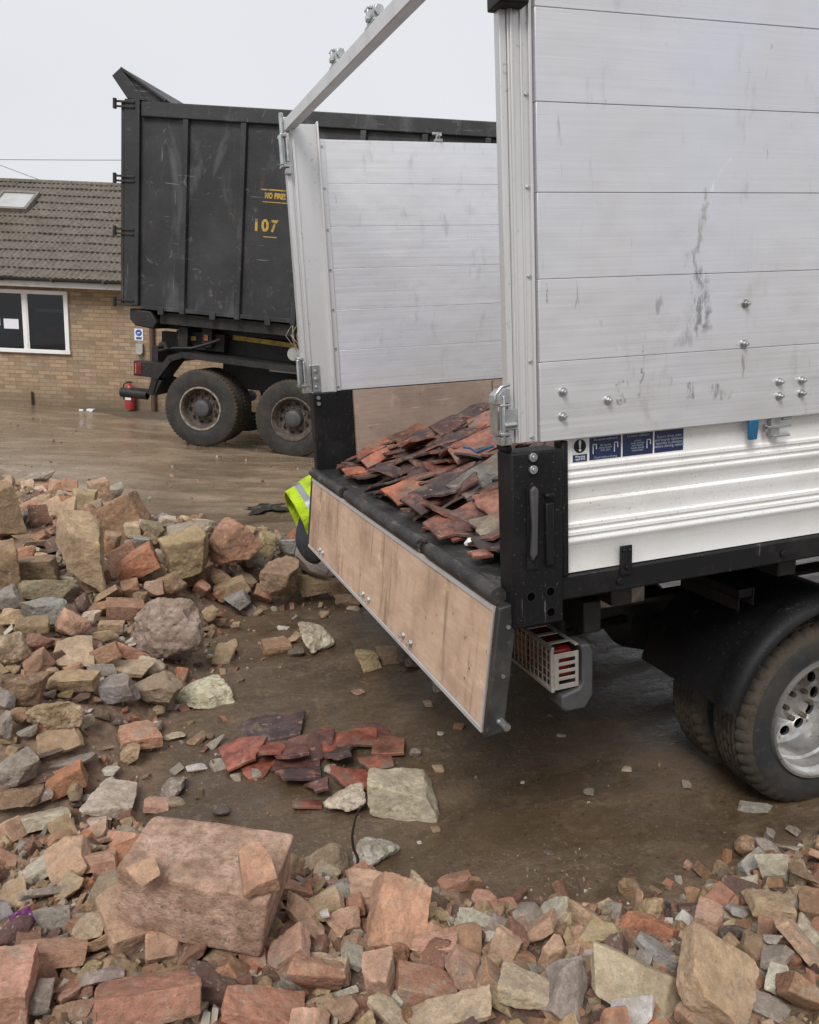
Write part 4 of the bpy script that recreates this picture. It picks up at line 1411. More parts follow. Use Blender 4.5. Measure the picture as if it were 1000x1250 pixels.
# eaves
MB().box(WL0 - .2, WL1 + .2, -.30, .0, WH - .0, WH + .02).build('soffit', M['fascia'], hou)
MB().box(WL0 - .2, WL1 + .2, -.325, -.300, WH - .005, WH + .120).build('fascia', M['fascia'], hou, .004)
m = MB()
prof = []
for k in range(9):
    a_ = math.pi + math.pi * k / 8
    prof.append((.062 * math.cos(a_), .055 * math.sin(a_)))
inn = [(a_ * .88, b_ * .88) for a_, b_ in reversed(prof)]
m.prism([(WL0 - .2, -.39 + a_, WH + .150 + b_) for a_, b_ in prof + inn], (WL1 - WL0 + .4, 0, 0))
gu = m.build('gutter', M['gutter'], hou, 0)
for k in range(-3, 6):
    x = .35 + k * .95
    MB().box(x, x + .05, -.458, -.326, WH + .086, WH + .155).build('gutter_bracket', M['gutter'], gu, .004)
# roof: courses of rolled tiles
ev = Vector((0, -.40, WH + .125))
rg = Vector((0, 3.0, 4.525))
sl_ = (rg - ev)
SL = sl_.length
sl_.normalize()
nrm = Vector((0, -sl_.z, sl_.y))
ncrs = 12
m = MB()
per, sub = .104, 6
ux = np.arange(WL0 - .25, WL1 + .25, per / sub)
rr = random.Random(11)
for c in range(ncrs):
    s0, s1 = SL * c / ncrs, SL * (c + 1) / ncrs + .04
    o = len(m.v)
    for i, x in enumerate(ux):
        ph = (x / per + (.5 if c % 2 else 0)) % 1
        hgt = .026 * max(0, math.sin(math.pi * ph * 1.0)) ** 1.4
        tk = math.sin(math.floor(x / .312 + .3 * c) * 12.9898 + c * 78.233) * 43758.5453
        hgt += .014 * (tk - math.floor(tk) - .5)
        for (s, lift) in ((s0, .0), (s0, .036), (s1, .004)):
            p = ev + sl_ * (s - (.0 if lift else 0)) + nrm * (lift + hgt * (1 if lift else .2))
            m.v.append((float(x), p.y, p.z))
    n = len(ux)
    for i in range(n - 1):
        b = o + i * 3
        for k in (0, 1):
            m.f.append((b + k, b + k + 3, b + k + 4, b + k + 1)); m.mi.append(0)
ro = m.build('roof', M['rooftile'], hou, 0, 40)
m = MB().box(WL0 - .2, WL1 + .2, 3.0, 3.02, WH + .3, 4.50)
m.prism([(WL0 - .2, 3.0, 4.50), (WL0 - .2, 6.4, WH + .12), (WL0 - .2, 6.4, WH + .06), (WL0 - .2, 3.0, 4.44)], (WL1 - WL0 + .4, 0, 0))
m.build('rear_slope', M['rooftile'], hou)
m = MB()
x = WL0 - .25
while x < WL1 + .2:
    pts = []
    for k in range(9):
        a_ = math.pi * k / 8
        pts.append((x, 3.0 - .12 * math.cos(a_), 4.50 + .085 * math.sin(a_)))
    m.prism(pts, (.435, 0, 0))
    x += .44
m.build('ridge', M['rooftile'], ro, .006)
# skylight lying on the slope
def onroof(px, py):
    inv = HF.inverted()
    C0 = inv @ Vector(CAM_C)
    D = inv.to_3x3() @ Vector(ray(px, py))
    n2 = nrm
    k = (ev - C0).dot(n2) / D.dot(n2)
    return C0 + D * k
pa, pb, pc = onroof(32, 262), onroof(53, 241), onroof(14, 240)
xr, up_s, dn_s = max(pa.x, pb.x), (pb - ev).dot(sl_), (pa - ev).dot(sl_)
xr = (pa.x + pb.x) / 2
xl = xr - .80
SKT = Matrix(((1, 0, 0, 0), (0, sl_.y, nrm.y, ev.y), (0, sl_.z, nrm.z, ev.z), (0, 0, 0, 1)))
m = MB()
fwk = .07
for (a, b, c, d) in ((xl, xr, dn_s, dn_s + fwk), (xl, xr, up_s - fwk, up_s), (xl, xl + fwk, dn_s + fwk, up_s - fwk), (xr - fwk, xr, dn_s + fwk, up_s - fwk)):
    m.box(a, b, c, d, .02, .13, 0, SKT)
sk = m.build('skylight', M['skyframe'], hou, .006)
MB().box(xl + fwk, xr - fwk, dn_s + fwk, up_s - fwk, .07, .10, 0, SKT).build('pane', M['skyglass'], sk)
MB().tube([(3.02, -.05, -.3), (3.02, -.05, WH + .02)], .048, 12).build('downpipe', M['brownpipe'], hou)
def hthing(o, lab, cat):
    o.matrix_world = HF
    return tag(o, lab, cat)
MB().box(2.985, 3.055, -.004, .0, -.1, .3)
sg = hthing(empty('wall_sign'), 'small white sign with a blue disc on the bungalow wall beside the downpipe', 'sign')
MB().box(2.675, 2.840, -.012, -.002, 1.325, 1.545).build('sign_board', M['upvc'], sg)
m = MB().lathe([(-.0135, 0), (-.0135, .062), (-.012, .062)], (2.7575, 0, 1.468), 28)
m.box(2.705, 2.812, -.0135, -.012, 1.345, 1.390)
m.build('blue_symbol', M['signblue'], sg)
m = MB().box(2.735, 2.785, -.0145, -.0134, 1.462, 1.480).box(2.720, 2.745, -.0145, -.0134, 1.440, 1.452)
m.build('white_symbol', M['upvc'], sg)
bxx = hthing(MB().box(2.715, 2.845, -.085, -.002, 1.085, 1.265).box(2.735, 2.825, -.095, -.083, 1.06, 1.10).build('wall_box', M['plasticgrey'], None, .012), 'grey plastic box fixed to the wall under the small blue and white sign', 'wall box')
hthing(MB().tube([(.655, -.04, -.1), (.655, -.04, .27)], .022, 10).build('stub_pipe', M['gutter'], None), 'short dark pipe standing up at the foot of the bungalow wall', 'pipe')
fe = hthing(empty('fire_extinguisher'), 'red fire extinguisher standing by the wall behind the lorry exhaust', 'extinguisher')
prof = [(.0, .0), (.0, .085), (.02, .09), (.38, .09), (.44, .07), (.47, .035), (.50, .03), (.50, .0)]
m = MB()
m.lathe([(a_, b_) for a_, b_ in prof], (0, 0, 0), 24)
TT = Matrix.Translation((2.585, -.12, .02)) @ Matrix.Rotation(rad(90), 4, 'X')
m.v = [tuple(TT @ Vector(v)) for v in m.v]
m.build('cylinder', M['redplastic'], fe)
MB().box(2.53, 2.64, -.135, -.105, .525, .55).box(2.555, 2.60, -.14, -.10, .50, .53).build('valve_lever', M['black'], fe, .003)
MB().tube([(2.55, -.13, .53), (2.49, -.15, .50), (2.475, -.16, .38), (2.485, -.17, .2)], .012, 8).build('hose', M['black'], fe)
MB().box(2.53, 2.64, -.222, -.2, .2, .33).build('label_panel', M['upvc'], fe, .004)
# pavement strip in front of the wall
m = MB().box(WL0 - .4, WL1 + .4, -1.15, 0.0, -.30, -.02)
m.prism([(WL0 - .4, -1.15, -.02), (WL0 - .4, -1.27, -.02), (WL0 - .4, -1.29, -.05), (WL0 - .4, -1.29, -.30), (WL0 - .4, -1.15, -.30)], (WL1 - WL0 + .8, 0, 0))
M['paving'] = generic('muddy_paving', (.105, .080, .058), [(2, .42, .66, (.16, .125, .09)), (30, .5, .7, (.07, .055, .042))], .6, 0, [(12, .3, .01), (60, .3, .005)], rnd=False)
pv = m.build('pavement', M['paving'], None, .01)
pv.matrix_world = HF
tag(pv, kind='structure')
litter = MB()
for (x, y, s) in ((1.72, -.45, .06), (1.85, -.42, .10), (1.93, -.5, .05)):
    litter.box(x, x + s * 1.3, y, y + s, -.022, .02 * s * 10)
lt = litter.build('paper_scrap', M['paper'], None, .008)
lt.matrix_world = HF
tag(lt, 'crumpled white paper scrap on the muddy pavement below the bungalow wall', 'litter')
# overhead cables on the left
def cable(pts, r, lab):
    o = MB().tube(pts, r, 6).build('overhead_cable', M['cable'], None)
    tag(o, lab, 'cable')
cp = []
for k in range(13):
    t = k / 12
    p = at(-320 + 1000 * t, 195.5 - 0 * t + 5 * (4 * t * (1 - t)) - 5, 34)
    cp.append(p)
cable(cp, .012, 'long level overhead cable crossing the sky above the bungalow roof')
cp = [at(-90 + k * 22, 168 + k * 8.2 - .0 * k, 30 - .3 * k) for k in range(9)]
cable(cp, .010, 'short slanting cable dropping to the roof at the left edge')

# ------------------------------------------------------------------ person crouching behind the far end of the tailgate
per_ = empty('person', Matrix.Translation((.05, 2.72, .1)))
tag(per_, 'person in a yellow hi-vis jacket bending down behind the far end of the tailgate', 'person')
def skin_mesh(name, verts, edges, radii, mat, root=0, lev=2):
    me = bpy.data.meshes.new(name)
    me.from_pydata(verts, edges, [])
    o = bpy.data.objects.new(name, me)
    COL.objects.link(o)
    o.parent = per_
    o.matrix_parent_inverse = Matrix.Translation((-.05, -2.72, -.1))
    sm = o.modifiers.new('skin', 'SKIN')
    for i, r in enumerate(radii):
        me.skin_vertices[0].data[i].radius = r if isinstance(r, tuple) else (r, r)
        me.skin_vertices[0].data[i].use_root = (i == root)
    ss = o.modifiers.new('sub', 'SUBSURF')
    ss.levels = ss.render_levels = lev
    sm.use_smooth_shade = True
    me.materials.append(mat)
    return o
yc = 2.735
PV = [(.12, yc, .66), (.26, yc, .74), (.44, yc, .86), (.58, yc, .95), (.66, yc, .99), (.76, yc, 1.0),
      (.0, yc - .12, .54), (-.035, yc - .16, .49), (-.005, yc - .16, .41), (.06, yc - .16, .385),
      (.10, yc + .10, .60), (.34, yc + .13, .54), (.20, yc + .13, .42), (.30, yc + .13, .40),
      (.50, yc - .19, .86), (.60, yc - .22, .62), (.80, yc - .18, .50), (.88, yc - .17, .47),
      (.50, yc + .19, .86), (.60, yc + .22, .62), (.80, yc + .18, .50), (.88, yc + .17, .47)]
PE = [(0, 1), (1, 2), (2, 3), (3, 4), (4, 5), (0, 6), (6, 7), (7, 8), (8, 9), (0, 10), (10, 11), (11, 12), (12, 13), (3, 14), (14, 15), (15, 16), (16, 17), (3, 18), (18, 19), (19, 20), (20, 21)]
PR = [.12, .14, .15, .13, .06, .105, .085, .072, .058, .050, .08, .06, .045, .04, .07, .05, .04, .035, .07, .05, .04, .035]
skin_mesh('body', PV, PE, PR, M['darkcloth'])
# jacket: a lofted shell along the bent back, hem at the rump
AX = Vector((.95, 0, .31)).normalized()
UPV = Vector((-.31, 0, .95)).normalized()
hc = Vector((-.045, yc - .015, .600))
jm = MB()
rings = []
NS, NR = 32, 64
for i in range(NS + 1):
    t = i / NS
    c = hc + AX * (.62 * t) + UPV * (.02 * math.sin(math.pi * t))
    ry = .205 + .02 * math.sin(math.pi * t) - .06 * max(0, t - .75) * 4
    rz = .170 + .012 * math.sin(math.pi * t) - .05 * max(0, t - .75) * 4
    for k in range(NR):
        a_ = 2 * math.pi * k / NR
        wob = 1 + .030 * math.sin(5 * a_ + 6 * t) + .022 * math.sin(9 * a_ - 11 * t) + .022 * math.sin(3 * a_ + 23 * t) * (.4 + t)
        p = c + Vector((0, 1, 0)) * (ry * wob * math.cos(a_)) + UPV * (rz * wob * math.sin(a_))
        jm.v.append(tuple(p))
for i in range(NS):
    for k in range(NR):
        k2 = (k + 1) % NR
        jm.f.append((i * NR + k, i * NR + k2, (i + 1) * NR + k2, (i + 1) * NR + k))
        jm.mi.append(1 if i in (3, 4) else 0)
jm.f.append(tuple(NS * NR + k for k in range(NR))); jm.mi.append(0)
jo = jm.build('jacket', [M['hivis'], M['reflective']], per_, 0, 60)
jo.matrix_parent_inverse = Matrix.Translation((-.05, -2.72, -.1))
sd_ = jo.modifiers.new('sol', 'SOLIDIFY')
sd_.thickness = .008
for s in (-1, 1):
    sv = [(.50, yc + s * .17, .87), (.56, yc + s * .215, .74), (.62, yc + s * .23, .60), (.74, yc + s * .20, .52)]
    so_ = skin_mesh('sleeve', sv, [(0, 1), (1, 2), (2, 3)], [.085, .072, .062, .055], M['hivis'])
    hv = [(.80, yc + s * .18, .50), (.87, yc + s * .175, .475)]
    skin_mesh('glove', hv + [(.93, yc + s * .15, .455), (.94, yc + s * .17, .45), (.945, yc + s * .19, .45), (.93, yc + s * .205, .455), (.88, yc + s * .13, .46)],
              [(0, 1), (1, 2), (1, 3), (1, 4), (1, 5), (0, 6)], [.035, .034, .010, .010, .010, .009, .012], M['black'], 0, 1)

# ------------------------------------------------------------------ stones
PAL = {'orange': (.50, .205, .105), 'brick': (.43, .205, .140), 'pink': (.53, .335, .245), 'darkred': (.24, .115, .085), 'salmon': (.55, .30, .21),
       'tan': (.47, .35, .225), 'yellow': (.46, .345, .20), 'buff': (.57, .455, .32), 'grey': (.34, .315, .285), 'blue': (.34, .345, .35), 'pale': (.62, .55, .45),
       'brown': (.31, .21, .13), 'rust': (.37, .205, .125), 'white': (.74, .71, .66), 'dark': (.075, .066, .060), 'green': (.28, .235, .165), 'plum': (.115, .066, .062), 'red': (.40, .125, .072), 'stonegrey': (.41, .345, .27), 'pinkbuff': (.50, .365, .265)}
PALT = {'orange': (.40, .14, .07), 'salmon': (.34, .15, .10), 'red': (.27, .088, .058), 'rust': (.19, .085, .055), 'darkred': (.135, .058, .046), 'plum': (.078, .05, .048), 'brown': (.14, .095, .07), 'grey': (.20, .175, .155), 'buff': (.34, .285, .19), 'dark': (.05, .045, .042)}
WORD = {'orange': 'orange', 'brick': 'brick red', 'pink': 'dusty pink', 'darkred': 'dark red', 'salmon': 'salmon', 'tan': 'tan', 'yellow': 'yellowish', 'buff': 'buff', 'grey': 'grey',
        'blue': 'bluish grey', 'pale': 'pale', 'brown': 'brown', 'rust': 'rusty brown', 'white': 'white', 'dark': 'blackish', 'green': 'greenish brown', 'plum': 'plum', 'pinkbuff': 'pinkish buff', 'stonegrey': 'grey brown', 'red': 'bright red'}
KIND = {'brick': ('brick_fragment', 'brick fragment', 'brick'), 'block': ('stone_block', 'stone block', 'stone'), 'rock': ('rock', 'rock', 'rock'), 'slab': ('flat_stone', 'flat stone', 'stone'),
        'conc': ('concrete_lump', 'concrete lump', 'concrete'), 'ball': ('concrete_lump', 'concrete lump', 'concrete'), 'cblock': ('concrete_block', 'concrete block', 'concrete'), 'tile': ('roof_tile', 'roof tile piece', 'roof tile'), 'pebble': ('pebble', 'pebble', 'pebble'), 'shard': ('plaster_shard', 'shard', 'shard')}
MATK = {'brick': 'brick', 'block': 'stone', 'rock': 'stone', 'slab': 'stone', 'conc': 'conc', 'ball': 'conc', 'cblock': 'conc', 'pebble': 'stone', 'shard': 'stone'}
CUBE = {}
def cube_grid(n):
    if n in CUBE: return CUBE[n]
    idx, vs, fs = {}, [], []
    def vid(p):
        if p not in idx:
            idx[p] = len(vs)
            vs.append(p)
        return idx[p]
    for ax in range(3):
        for sgn in (0, n):
            for i in range(n):
                for j in range(n):
                    q = []
                    for a, b in ((i, j), (i + 1, j), (i + 1, j + 1), (i, j + 1)):
                        p = [0, 0, 0]
                        p[ax] = sgn
                        p[(ax + 1) % 3] = a
                        p[(ax + 2) % 3] = b
                        q.append(vid(tuple(p)))
                    fs.append(q if sgn else q[::-1])
    CUBE[n] = (np.array(vs, float) / n * 2 - 1, np.array(fs))
    return CUBE[n]
def rock_mesh(kind, dims, seed, n):
    """broken polyhedron: soft minimum over a box and random cutting planes, with chipped noise; dims in metres"""
    rs = np.random.RandomState(seed)
    D, F = cube_grid(n)
    box = np.concatenate([np.eye(3), -np.eye(3)])
    jit = {'brick': .05, 'block': .15, 'slab': .16, 'rock': .34, 'conc': .30, 'pebble': .2, 'shard': .2, 'ball': .3, 'cblock': .045}[kind]
    N = box + rs.normal(0, jit, (6, 3))
    N /= np.linalg.norm(N, axis=1)[:, None]
    H = np.ones(6) * rs.uniform(.88, 1.0, 6)
    nc = {'brick': 3, 'block': 4, 'slab': 4, 'rock': 8, 'conc': 7, 'pebble': 4, 'shard': 3, 'ball': 16, 'cblock': 3}[kind]
    if kind == 'brick' and rs.rand() < .65: nc += 2
    lo, hi = {'brick': (.84, 1.25), 'block': (.98, 1.3), 'slab': (.85, 1.2), 'rock': (.80, 1.1), 'conc': (.85, 1.12), 'pebble': (.9, 1.2), 'shard': (.7, 1.1), 'ball': (.80, .98), 'cblock': (1.22, 1.4)}[kind]
    C = rs.normal(0, 1, (nc, 3))
    if kind in ('slab', 'shard'): C[:, 2] *= .35
    if kind == 'brick': C[:, 1:] *= .6
    C /= np.linalg.norm(C, axis=1)[:, None]
    N = np.concatenate([N, C])
    H = np.concatenate([H, rs.uniform(lo, hi, nc)])
    p = {'brick': 46, 'block': 30, 'slab': 34, 'rock': 36, 'conc': 11, 'pebble': 5, 'shard': 34, 'ball': 9, 'cblock': 30}[kind]
    q = np.maximum(D @ N.T / H, 0)
    mxq = q.max(1, keepdims=True)
    r = 1 / (mxq[:, 0] * ((q / mxq) ** p).sum(1) ** (1 / p))
    V = D * r[:, None]
    # refit to the wanted size
    mn, mx_ = V.min(0), V.max(0)
    V = (V - (mn + mx_) / 2) / (mx_ - mn) * np.array(dims)
    s = float(np.mean(dims))
    rough = {'brick': .075, 'block': .085, 'slab': .06, 'rock': .10, 'conc': .18, 'pebble': .04, 'shard': .03, 'ball': .16, 'cblock': .03}[kind]
    nr = V / np.maximum(np.linalg.norm(V, axis=1), 1e-6)[:, None]
    # blend towards the face normal so flat faces get real relief
    k = q.argmax(1)
    fn = N[k] / np.array(dims)
    fn /= np.linalg.norm(fn, axis=1)[:, None]
    nr = nr * .4 + fn * .6
    a = (fbm(V / s * 2.2 + seed % 97, seed, 3) - .5) * rough * s * 1.1
    b = (fbm(V / s * 7 + seed % 31, seed + 5, 3) - .5) * rough * s * .55
    c = np.minimum(fbm(V / s * 4.5 + 11, seed + 9, 2) - .36, 0) * rough * s * 1.6
    e = (fbm(V / s * 16 + seed % 13, seed + 7, 2) - .5) * rough * s * .30
    V = V + nr * (a + b + c + e)[:, None]
    me = bpy.data.meshes.new(KIND[kind][0])
    me.from_pydata(V.tolist(), [], F.tolist())
    me.polygons.foreach_set('use_smooth', [True] * len(F))
    if kind in ('brick', 'block', 'slab', 'shard'): me.set_sharp_from_angle(angle=rad(42))
    me.materials.append(M[MATK[kind]])
    me.update()
    return me
def tile_mesh(L, Wd, seed, cuts=2, th=.013, camber=.006):
    rs = random.Random(seed)
    poly = [(-L / 2, -Wd / 2, 0), (L / 2, -Wd / 2, 0), (L / 2, Wd / 2, 0), (-L / 2, Wd / 2, 0)]      # third = 1 for a broken edge leaving this vertex
    for _ in range(cuts):
        a = rs.uniform(0, 2 * math.pi)
        nx_, ny_ = math.cos(a), math.sin(a)
        hmax = max(x * nx_ + y * ny_ for x, y, e in poly)
        off = hmax * rs.uniform(.45, .85)
        new = []
        for i in range(len(poly)):
            x0, y0, e0 = poly[i]
            x1, y1, e1 = poly[(i + 1) % len(poly)]
            d0, d1 = x0 * nx_ + y0 * ny_ - off, x1 * nx_ + y1 * ny_ - off
            if d0 <= 0: new.append((x0, y0, e0))
            if d0 * d1 < 0:
                t = d0 / (d0 - d1)
                new.append((x0 + (x1 - x0) * t, y0 + (y1 - y0) * t, 1 if d0 <= 0 else e0))
        if len(new) >= 3: poly = new
    pts = []
    for i in range(len(poly)):
        x0, y0, e = poly[i]
        x1, y1, _ = poly[(i + 1) % len(poly)]
        ln = math.hypot(x1 - x0, y1 - y0)
        k = max(2, int(ln / .022))
        for j in range(k):
            t = j / k
            jx = rs.uniform(-.006, .006) if e and j else rs.uniform(-.0012, .0012)
            jy = rs.uniform(-.006, .006) if e and j else rs.uniform(-.0012, .0012)
            pts.append((x0 + (x1 - x0) * t + jx, y0 + (y1 - y0) * t + jy, e))
    cx = sum(p[0] for p in pts) / len(pts)
    cy = sum(p[1] for p in pts) / len(pts)
    pts = [(x - cx, y - cy, e) for x, y, e in pts]
    def zz(x, y): return camber * (1 - (2 * y / Wd) ** 2) + .0025 * math.sin(x * 37 + seed)
    v, f, mi = [], [], []
    n = len(pts)
    for s, fr in ((1, 1.0), (1, .66), (1, .33)):
        pass
    rings = []
    for fr in (1.0, .97, .6, .25):
        rings.append([(x * fr, y * fr, zz(x * fr, y * fr) + th / 2 - (.0015 if fr == 1.0 else 0)) for x, y, e in pts])
    for fr in (1.0, .97, .6, .25):
        rings.append([(x * fr, y * fr, zz(x * fr, y * fr) - th / 2 + (.0015 if fr == 1.0 else 0)) for x, y, e in pts])
    for rg_ in rings: v += rg_
    for a, b, flip, sl in ((0, 1, 0, 0), (1, 2, 0, 0), (2, 3, 0, 0), (4, 5, 1, 0), (5, 6, 1, 0), (6, 7, 1, 0), (0, 4, 1, 1)):
        for i in range(n):
            j = (i + 1) % n
            q = (a * n + i, a * n + j, b * n + j, b * n + i)
            f.append(q[::-1] if flip else q)
            mi.append((1 if pts[i][2] else 0) if sl else 0)
    f.append(tuple(3 * n + i for i in range(n))); mi.append(0)
    f.append(tuple(7 * n + i for i in reversed(range(n)))); mi.append(0)
    me = bpy.data.meshes.new('roof_tile')
    me.from_pydata(v, [], f)
    me.polygons.foreach_set('material_index', mi)
    me.polygons.foreach_set('use_smooth', [True] * len(f))
    me.set_sharp_from_angle(angle=rad(35))
    me.materials.append(M['tile'])
    me.materials.append(M['tile_edge'])
    return me

STONES = []       # dicts for labelling
OCC = []          # occupied: x, y, z, r
def jitter(c, rs, amt=.12):
    g = 1.26 + rs.uniform(-amt, amt)
    return tuple(min(1, max(0, x * g * (1 + rs.uniform(-.05, .05)))) for x in c)
def put(me, kind, colour, Mx, group, label=None, lm=None, seed=0, wpx=20, region=''):
    o = bpy.data.objects.new(KIND[kind][0], me)
    COL.objects.link(o)
    o.matrix_world = Mx
    rs = random.Random(seed)
    pc = PALT.get(colour, PAL[colour]) if kind == 'tile' else PAL[colour]
    k_ = 1.0 if kind == 'tile' else (1.16 if region == 'front' else .96)  # front heap lit and the rest shaded through the stone colour
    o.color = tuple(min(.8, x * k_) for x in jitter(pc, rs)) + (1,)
    px, py, dep = to_px(Mx.translation)
    STONES.append(dict(o=o, kind=kind, colour=colour, group=group, label=label, lm=lm, px=px, py=py, w=wpx, region=region))
    return o
VH = CAM_R[:2, 2] * -1
VYAW = math.atan2(VH[1], VH[0]) - math.pi / 2      # yaw that lines local x up with the picture's horizontal
def key(kind, colour, px, py, w, h, rot=0, label=None, lm=None, region='left', flat=0, seed=None, lift=0.0, tilt=0, yaw_=0, hr=.66):
    seed = seed if seed is not None else int(px * 31 + py * 17 + w * 7)
    rs = random.Random(seed)
    P, dep, d = hit(px, py + h * .12)
    mpp = dep / FPX
    if region == 'front' and hr == .66: w, h = w * .88, h * .88
    W_, Hh = w * mpp, h * mpp
    du = d / np.linalg.norm(d)
    sphi, cphi = -du[2], math.hypot(du[0], du[1])
    if kind == 'tile':
        dims = (W_, max(.05, Hh / max(sphi, .3) * .95), .013)
    elif flat or kind in ('slab', 'shard'):
        Z = max(.012, Hh * .42)
        dims = (W_, max(.03, (Hh - Z * cphi) / max(sphi, .3)), Z)
    else:
        s = 1.04 * Hh / (cphi + sphi * .8)
        dims = (W_, min(max(s * .95, W_ * .35), W_ * 1.25), s)
        if region == 'front' or region == 'mud':
            H_ = hr * s
            dims = (W_, min(max((Hh * 1.04 - H_ * cphi) / (sphi * .85), W_ * .3), W_ * 1.3), H_)
        elif dims[1] > s: dims = (W_, dims[1], max(.4 * s, (Hh * 1.04 - dims[1] * sphi * .8) / cphi))
    c = to_local(P, du, dims[2], lift)
    yaw = VYAW + math.atan2(-(px - 500) / FPX, 1.0) * .9
    view = Vector((du[0], du[1], 0)).normalized()
    if not tilt and kind not in ('tile', 'pebble', 'cblock', 'ball'): tilt = rs.gauss(0, 22 if region == 'front' else (5 if region == 'mud' else 13))
    if region == 'front' and kind not in ('cblock', 'pebble'): rot = rot + rs.gauss(0, 9)
    Rm = Matrix.Rotation(rad(-rot), 4, view) @ Matrix.Rotation(rad(tilt), 4, Vector((0, 0, 1)).cross(view)) @ Matrix.Rotation(yaw + (0 if abs(rot) > 8 else rad(rs.uniform(-16, 16))) + rad(yaw_), 4, 'Z')
    if kind == 'tile':
        me = tile_mesh(dims[0], dims[1], seed, rs.choice((2, 3, 3, 4)))
    else:
        n = 12 if w < 22 else (20 if w < 45 else (32 if w < 80 else 46))
        me = rock_mesh(kind, dims, seed, n)
    Mx = Matrix.Translation(Vector(c)) @ Rm
    grp = 'rubble in the left heap' if region == 'left' else ('rubble in the front heap' if region == 'front' else ('roof tile pieces on the mud' if kind == 'tile' else 'loose stones on the mud'))
    OCC.append((c[0], c[1], c[2], .5 * max(dims[0], dims[1])))
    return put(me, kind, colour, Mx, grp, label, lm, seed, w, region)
def to_local(P, du, Z, lift):
    # the stone rests on the ground where the ray meets it: pull back along the ray until it sits half its height up
    back = (Z * .42 + lift) / max(.2, -du[2])
    return P - du * back

K = key
# --- left heap, back to front
K('block', 'brown', 3, 618, 34, 72, 3, 'tall brown stone block standing at the left edge, top of the left heap', 'the tall brown block')
K('block', 'brown', 7, 686, 30, 66, -4, 'brown upright stone at the left edge below the tall brown block')
K('rock', 'grey', 16, 578, 34, 20); K('rock', 'grey', 50, 581, 34, 14); K('rock', 'tan', 28, 590, 20, 18)
K('brick', 'orange', 49, 597, 28, 15, 0, 'small orange brick lying flat at the crest of the left heap', 'the flat crest brick')
K('brick', 'salmon', 70, 594, 20, 24, -12); K('brick', 'rust', 84, 596, 18, 26, -14)
K('block', 'yellow', 103, 609, 30, 36, -18, 'yellow sandstone chunk at the crest, left of a tall pinkish brick', 'the yellow crest chunk')
K('brick', 'pink', 123, 602, 22, 44, 6, 'tall pinkish brick standing on end at the crest of the left heap', 'the tall pinkish brick')
K('rock', 'grey', 141, 597, 20, 18)
K('block', 'rust', 152, 624, 50, 54, 24, 'big rusty brown block leaning at the crest of the left heap', 'the leaning brown block')
K('block', 'tan', 101, 662, 58, 76, -16, 'largest tan boulder tilted in the middle of the left heap', 'the tan boulder')
K('slab', 'tan', 78, 624, 42, 26, 24, 'flat grey tan slab leaning against the tan boulder'); K('rock', 'tan', 52, 612, 26, 18, 20); K('slab', 'tan', 62, 620, 32, 18, 26)
K('rock', 'grey', 20, 632, 28, 20); K('slab', 'plum', 40, 632, 14, 26, -20); K('brick', 'darkred', 48, 628, 22, 30)
K('slab', 'brown', 54, 650, 28, 12, 4); K('slab', 'brown', 42, 661, 30, 16, -6); K('slab', 'brown', 28, 653, 24, 10); K('slab', 'dark', 62, 672, 20, 12, 10)
K('brick', 'brick', 33, 673, 20, 17, 6); K('rock', 'green', 60, 683, 30, 18, -18); K('rock', 'dark', 72, 690, 24, 18)
K('block', 'brown', 41, 692, 60, 36, -8, 'grey brown stone block left of the foot of the tan boulder')
K('brick', 'rust', 137, 658, 20, 24, -12); K('brick', 'buff', 162, 644, 18, 18, 4)
K('brick', 'rust', 150, 674, 36, 26, 22); K('brick', 'orange', 166, 686, 52, 32, 24, 'whole orange brick lying slanted right of the tan boulder', 'the slanted orange brick')
K('block', 'blue', 173, 660, 20, 16, -10); K('rock', 'green', 186, 643, 26, 28); K('rock', 'pale', 175, 640, 18, 20); K('rock', 'tan', 186, 654, 24, 20)
K('slab', 'brown', 140, 699, 28, 14, -30); K('brick', 'darkred', 126, 700, 20, 16, 8); K('rock', 'brown', 174, 702, 14, 14)
K('brick', 'buff', 191, 699, 24, 15, 10, 'tan brick piece lying right of the slanted orange brick')
K('rock', 'grey', 195, 678, 14, 24, 8)
K('block', 'yellow', 228, 668, 56, 58, 2, 'square yellow mossy sandstone block on the heap behind the round concrete ball', 'the mossy yellow block')
K('block', 'grey', 226, 645, 44, 20, 0); K('rock', 'pale', 250, 640, 28, 22); K('rock', 'pale', 204, 634, 22, 18)
K('rock', 'rust', 284, 653, 58, 58, 18, 'jagged rusty brown rock pointing up at the right of the heap', 'the jagged brown rock')
K('conc', 'tan', 328, 660, 28, 34); K('rock', 'grey', 310, 680, 26, 26); K('rock', 'brown', 268, 676, 26, 22)
K('block', 'blue', 349, 663, 22, 20, -8, 'small bluish grey stone above the round brown cobble')
K('rock', 'brown', 343, 699, 46, 50, 0, 'round brown cobble at the right end of the left heap', 'the round brown cobble', seed=77)
K('slab', 'blue', 378, 683, 46, 40, -32, 'bluish grey slab leaning under the far corner of the tailgate', 'the blue slab')
K('block', 'brown', 386, 709, 54, 26, 0, 'wide brown stone under the bluish grey slab below the tailgate')
K('rock', 'brown', 412, 714, 40, 26); K('rock', 'tan', 436, 728, 30, 20); K('rock', 'brown', 424, 731, 30, 18); K('rock', 'dark', 432, 722, 26, 12); K('rock', 'green', 366, 722, 16, 12)
K('brick', 'tan', 283, 716, 42, 22, 16, 'brick with one tan end right of the mossy yellow block'); K('brick', 'rust', 272, 722, 22, 18, 20)
K('block', 'blue', 290, 731, 28, 24, 28, 'small bluish stone block below the brick with a tan end', 'the small bluish block')
